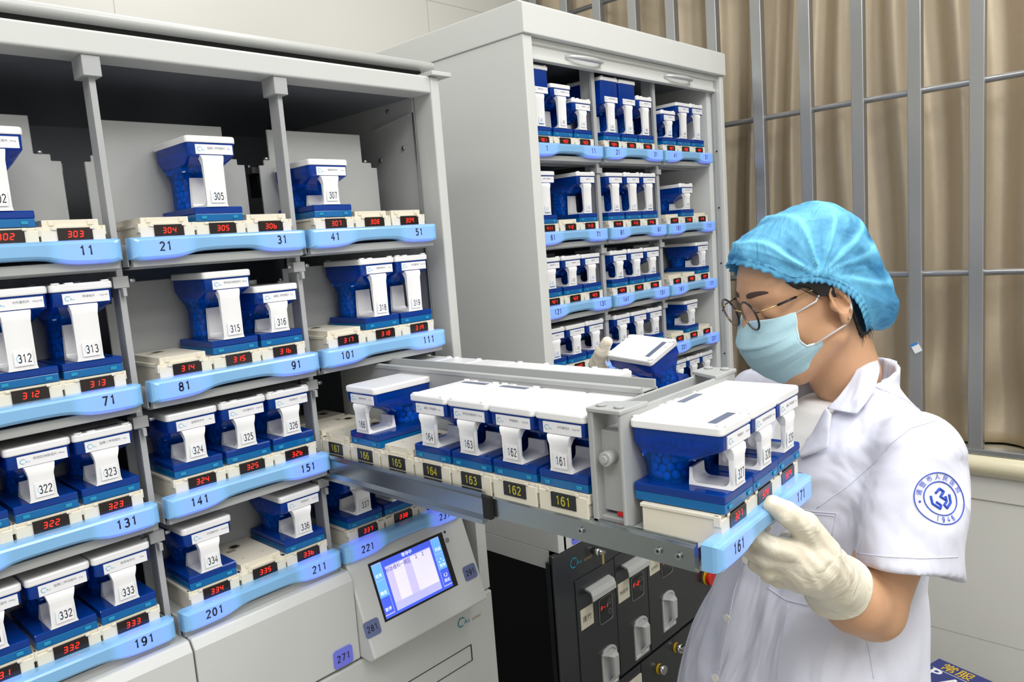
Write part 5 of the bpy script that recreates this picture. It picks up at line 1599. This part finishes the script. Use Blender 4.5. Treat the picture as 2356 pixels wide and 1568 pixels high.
# wrinkled cuff with a rolled rim
c0_ = gp(1876, 1299, .040); ax = (cuffc - c0_).normalized(); L_ = (cuffc - c0_).length + .010; e1 = ax.cross(Vector((0, 0, 1))).normalized(); e2 = ax.cross(e1)
prof = [(0, .0262), (.15, .0272), (.30, .0285), (.38, .0275), (.48, .0298), (.56, .0286), (.66, .0312), (.76, .0305), (.88, .0328), (.97, .0345), (1.0, .0358), (1.02, .0366), (1.035, .0358), (1.03, .0343), (.98, .0328), (.85, .0312), (.6, .0285)]
rings = []
for t, r in prof:
    rings.append([c0_ + ax * (t * L_ + .0016 * math.sin(3 * a + 5 * t)) + (e1 * math.cos(a) + e2 * math.sin(a)) * (r + .0018 * t + .0009 * math.sin(a * 2 + t * 9) + .0005 * math.sin(a * 5 - t * 14)) for a in [2 * math.pi * j / 48 for j in range(48)]])
mb.loft(rings, 'glove', True, False)
o = PB(mb, 'glove'); o['label'] = 'cream latex glove gripping the drawer strip'

# ---- the canister held in the other hand
wv_ = (CR * .72 - CD * .52 + CF * .45).normalized()
lv_ = CR * .572 + CD * .093 - CF * .805; lv_ = (lv_ - wv_ * lv_.dot(wv_)).normalized()
nv_ = lv_.cross(wv_).normalized()
if nv_.z < 0: nv_ = -nv_
X_ = lv_.cross(nv_)
cm4 = Matrix((X_, lv_, nv_)).transposed().to_4x4(); cm4.translation = at(1473, 798, 1.20) - nv_ * .0825 - lv_ * .0012
canister('170', 'short', (0, 0, 0), 0, 'tilted pill canister held up in the gloved right hand', None, 'back', matrix=cm4)
def HC(x, y, z): return cm4 @ Vector((x, y, z))
FR = [
    [(.030, -.085, .040, .017), (.040, -.070, .066, .013), (.036, -.052, .088, .0108), (.026, -.040, .1035, .0090)],
    [(.024, -.080, .020, .013), (.0, -.068, .022, .0105), (-.012, -.062, .040, .0095), (-.006, -.058, .056, .0085)],
    [(.030, -.075, .004, .013), (.010, -.060, -.012, .0108), (-.014, -.040, -.013, .0098), (-.030, -.020, -.011, .0088)],
    [(.044, -.060, -.004, .013), (.030, -.035, -.014, .0105), (.004, -.010, -.013, .0095), (-.018, .004, -.011, .0085)],
    [(.052, -.045, .004, .012), (.044, -.015, -.012, .0095), (.022, .010, -.012, .0088), (.002, .022, -.010, .0078)]]
wr = HC(.075, -.120, .000)
def gloveR(P):
    d = chain(P, [(wr, .026, HC(.045, -.078, .012), .024), (HC(.045, -.078, .012), .022, HC(.034, -.072, .020), .018)], .015)
    for f_ in FR:
        e = None
        for a, b in zip(f_[:-1], f_[1:]):
            c_ = sd_cone(P, A3(HC(*a[:3])), A3(HC(*b[:3])), a[3], b[3]); e = c_ if e is None else smin(e, c_, .003)
        d = smin(d, e, .006)
    return smin(d, sd_cone(P, A3(wr), A3(wr.lerp(EL_R, .18)), .027, .032), .01)
gpts = np.array([A3(HC(*q[:3])) for f_ in FR for q in f_] + [A3(wr), A3(wr.lerp(EL_R, .2))])
p_, f_ = surface(gloveR, gpts.min(0) - .04, gpts.max(0) + .04, .0026)
mb = MB(); add_np(mb, p_, f_, 'glove'); o = PB(mb, 'glove'); o['label'] = 'cream latex glove holding the tilted canister'
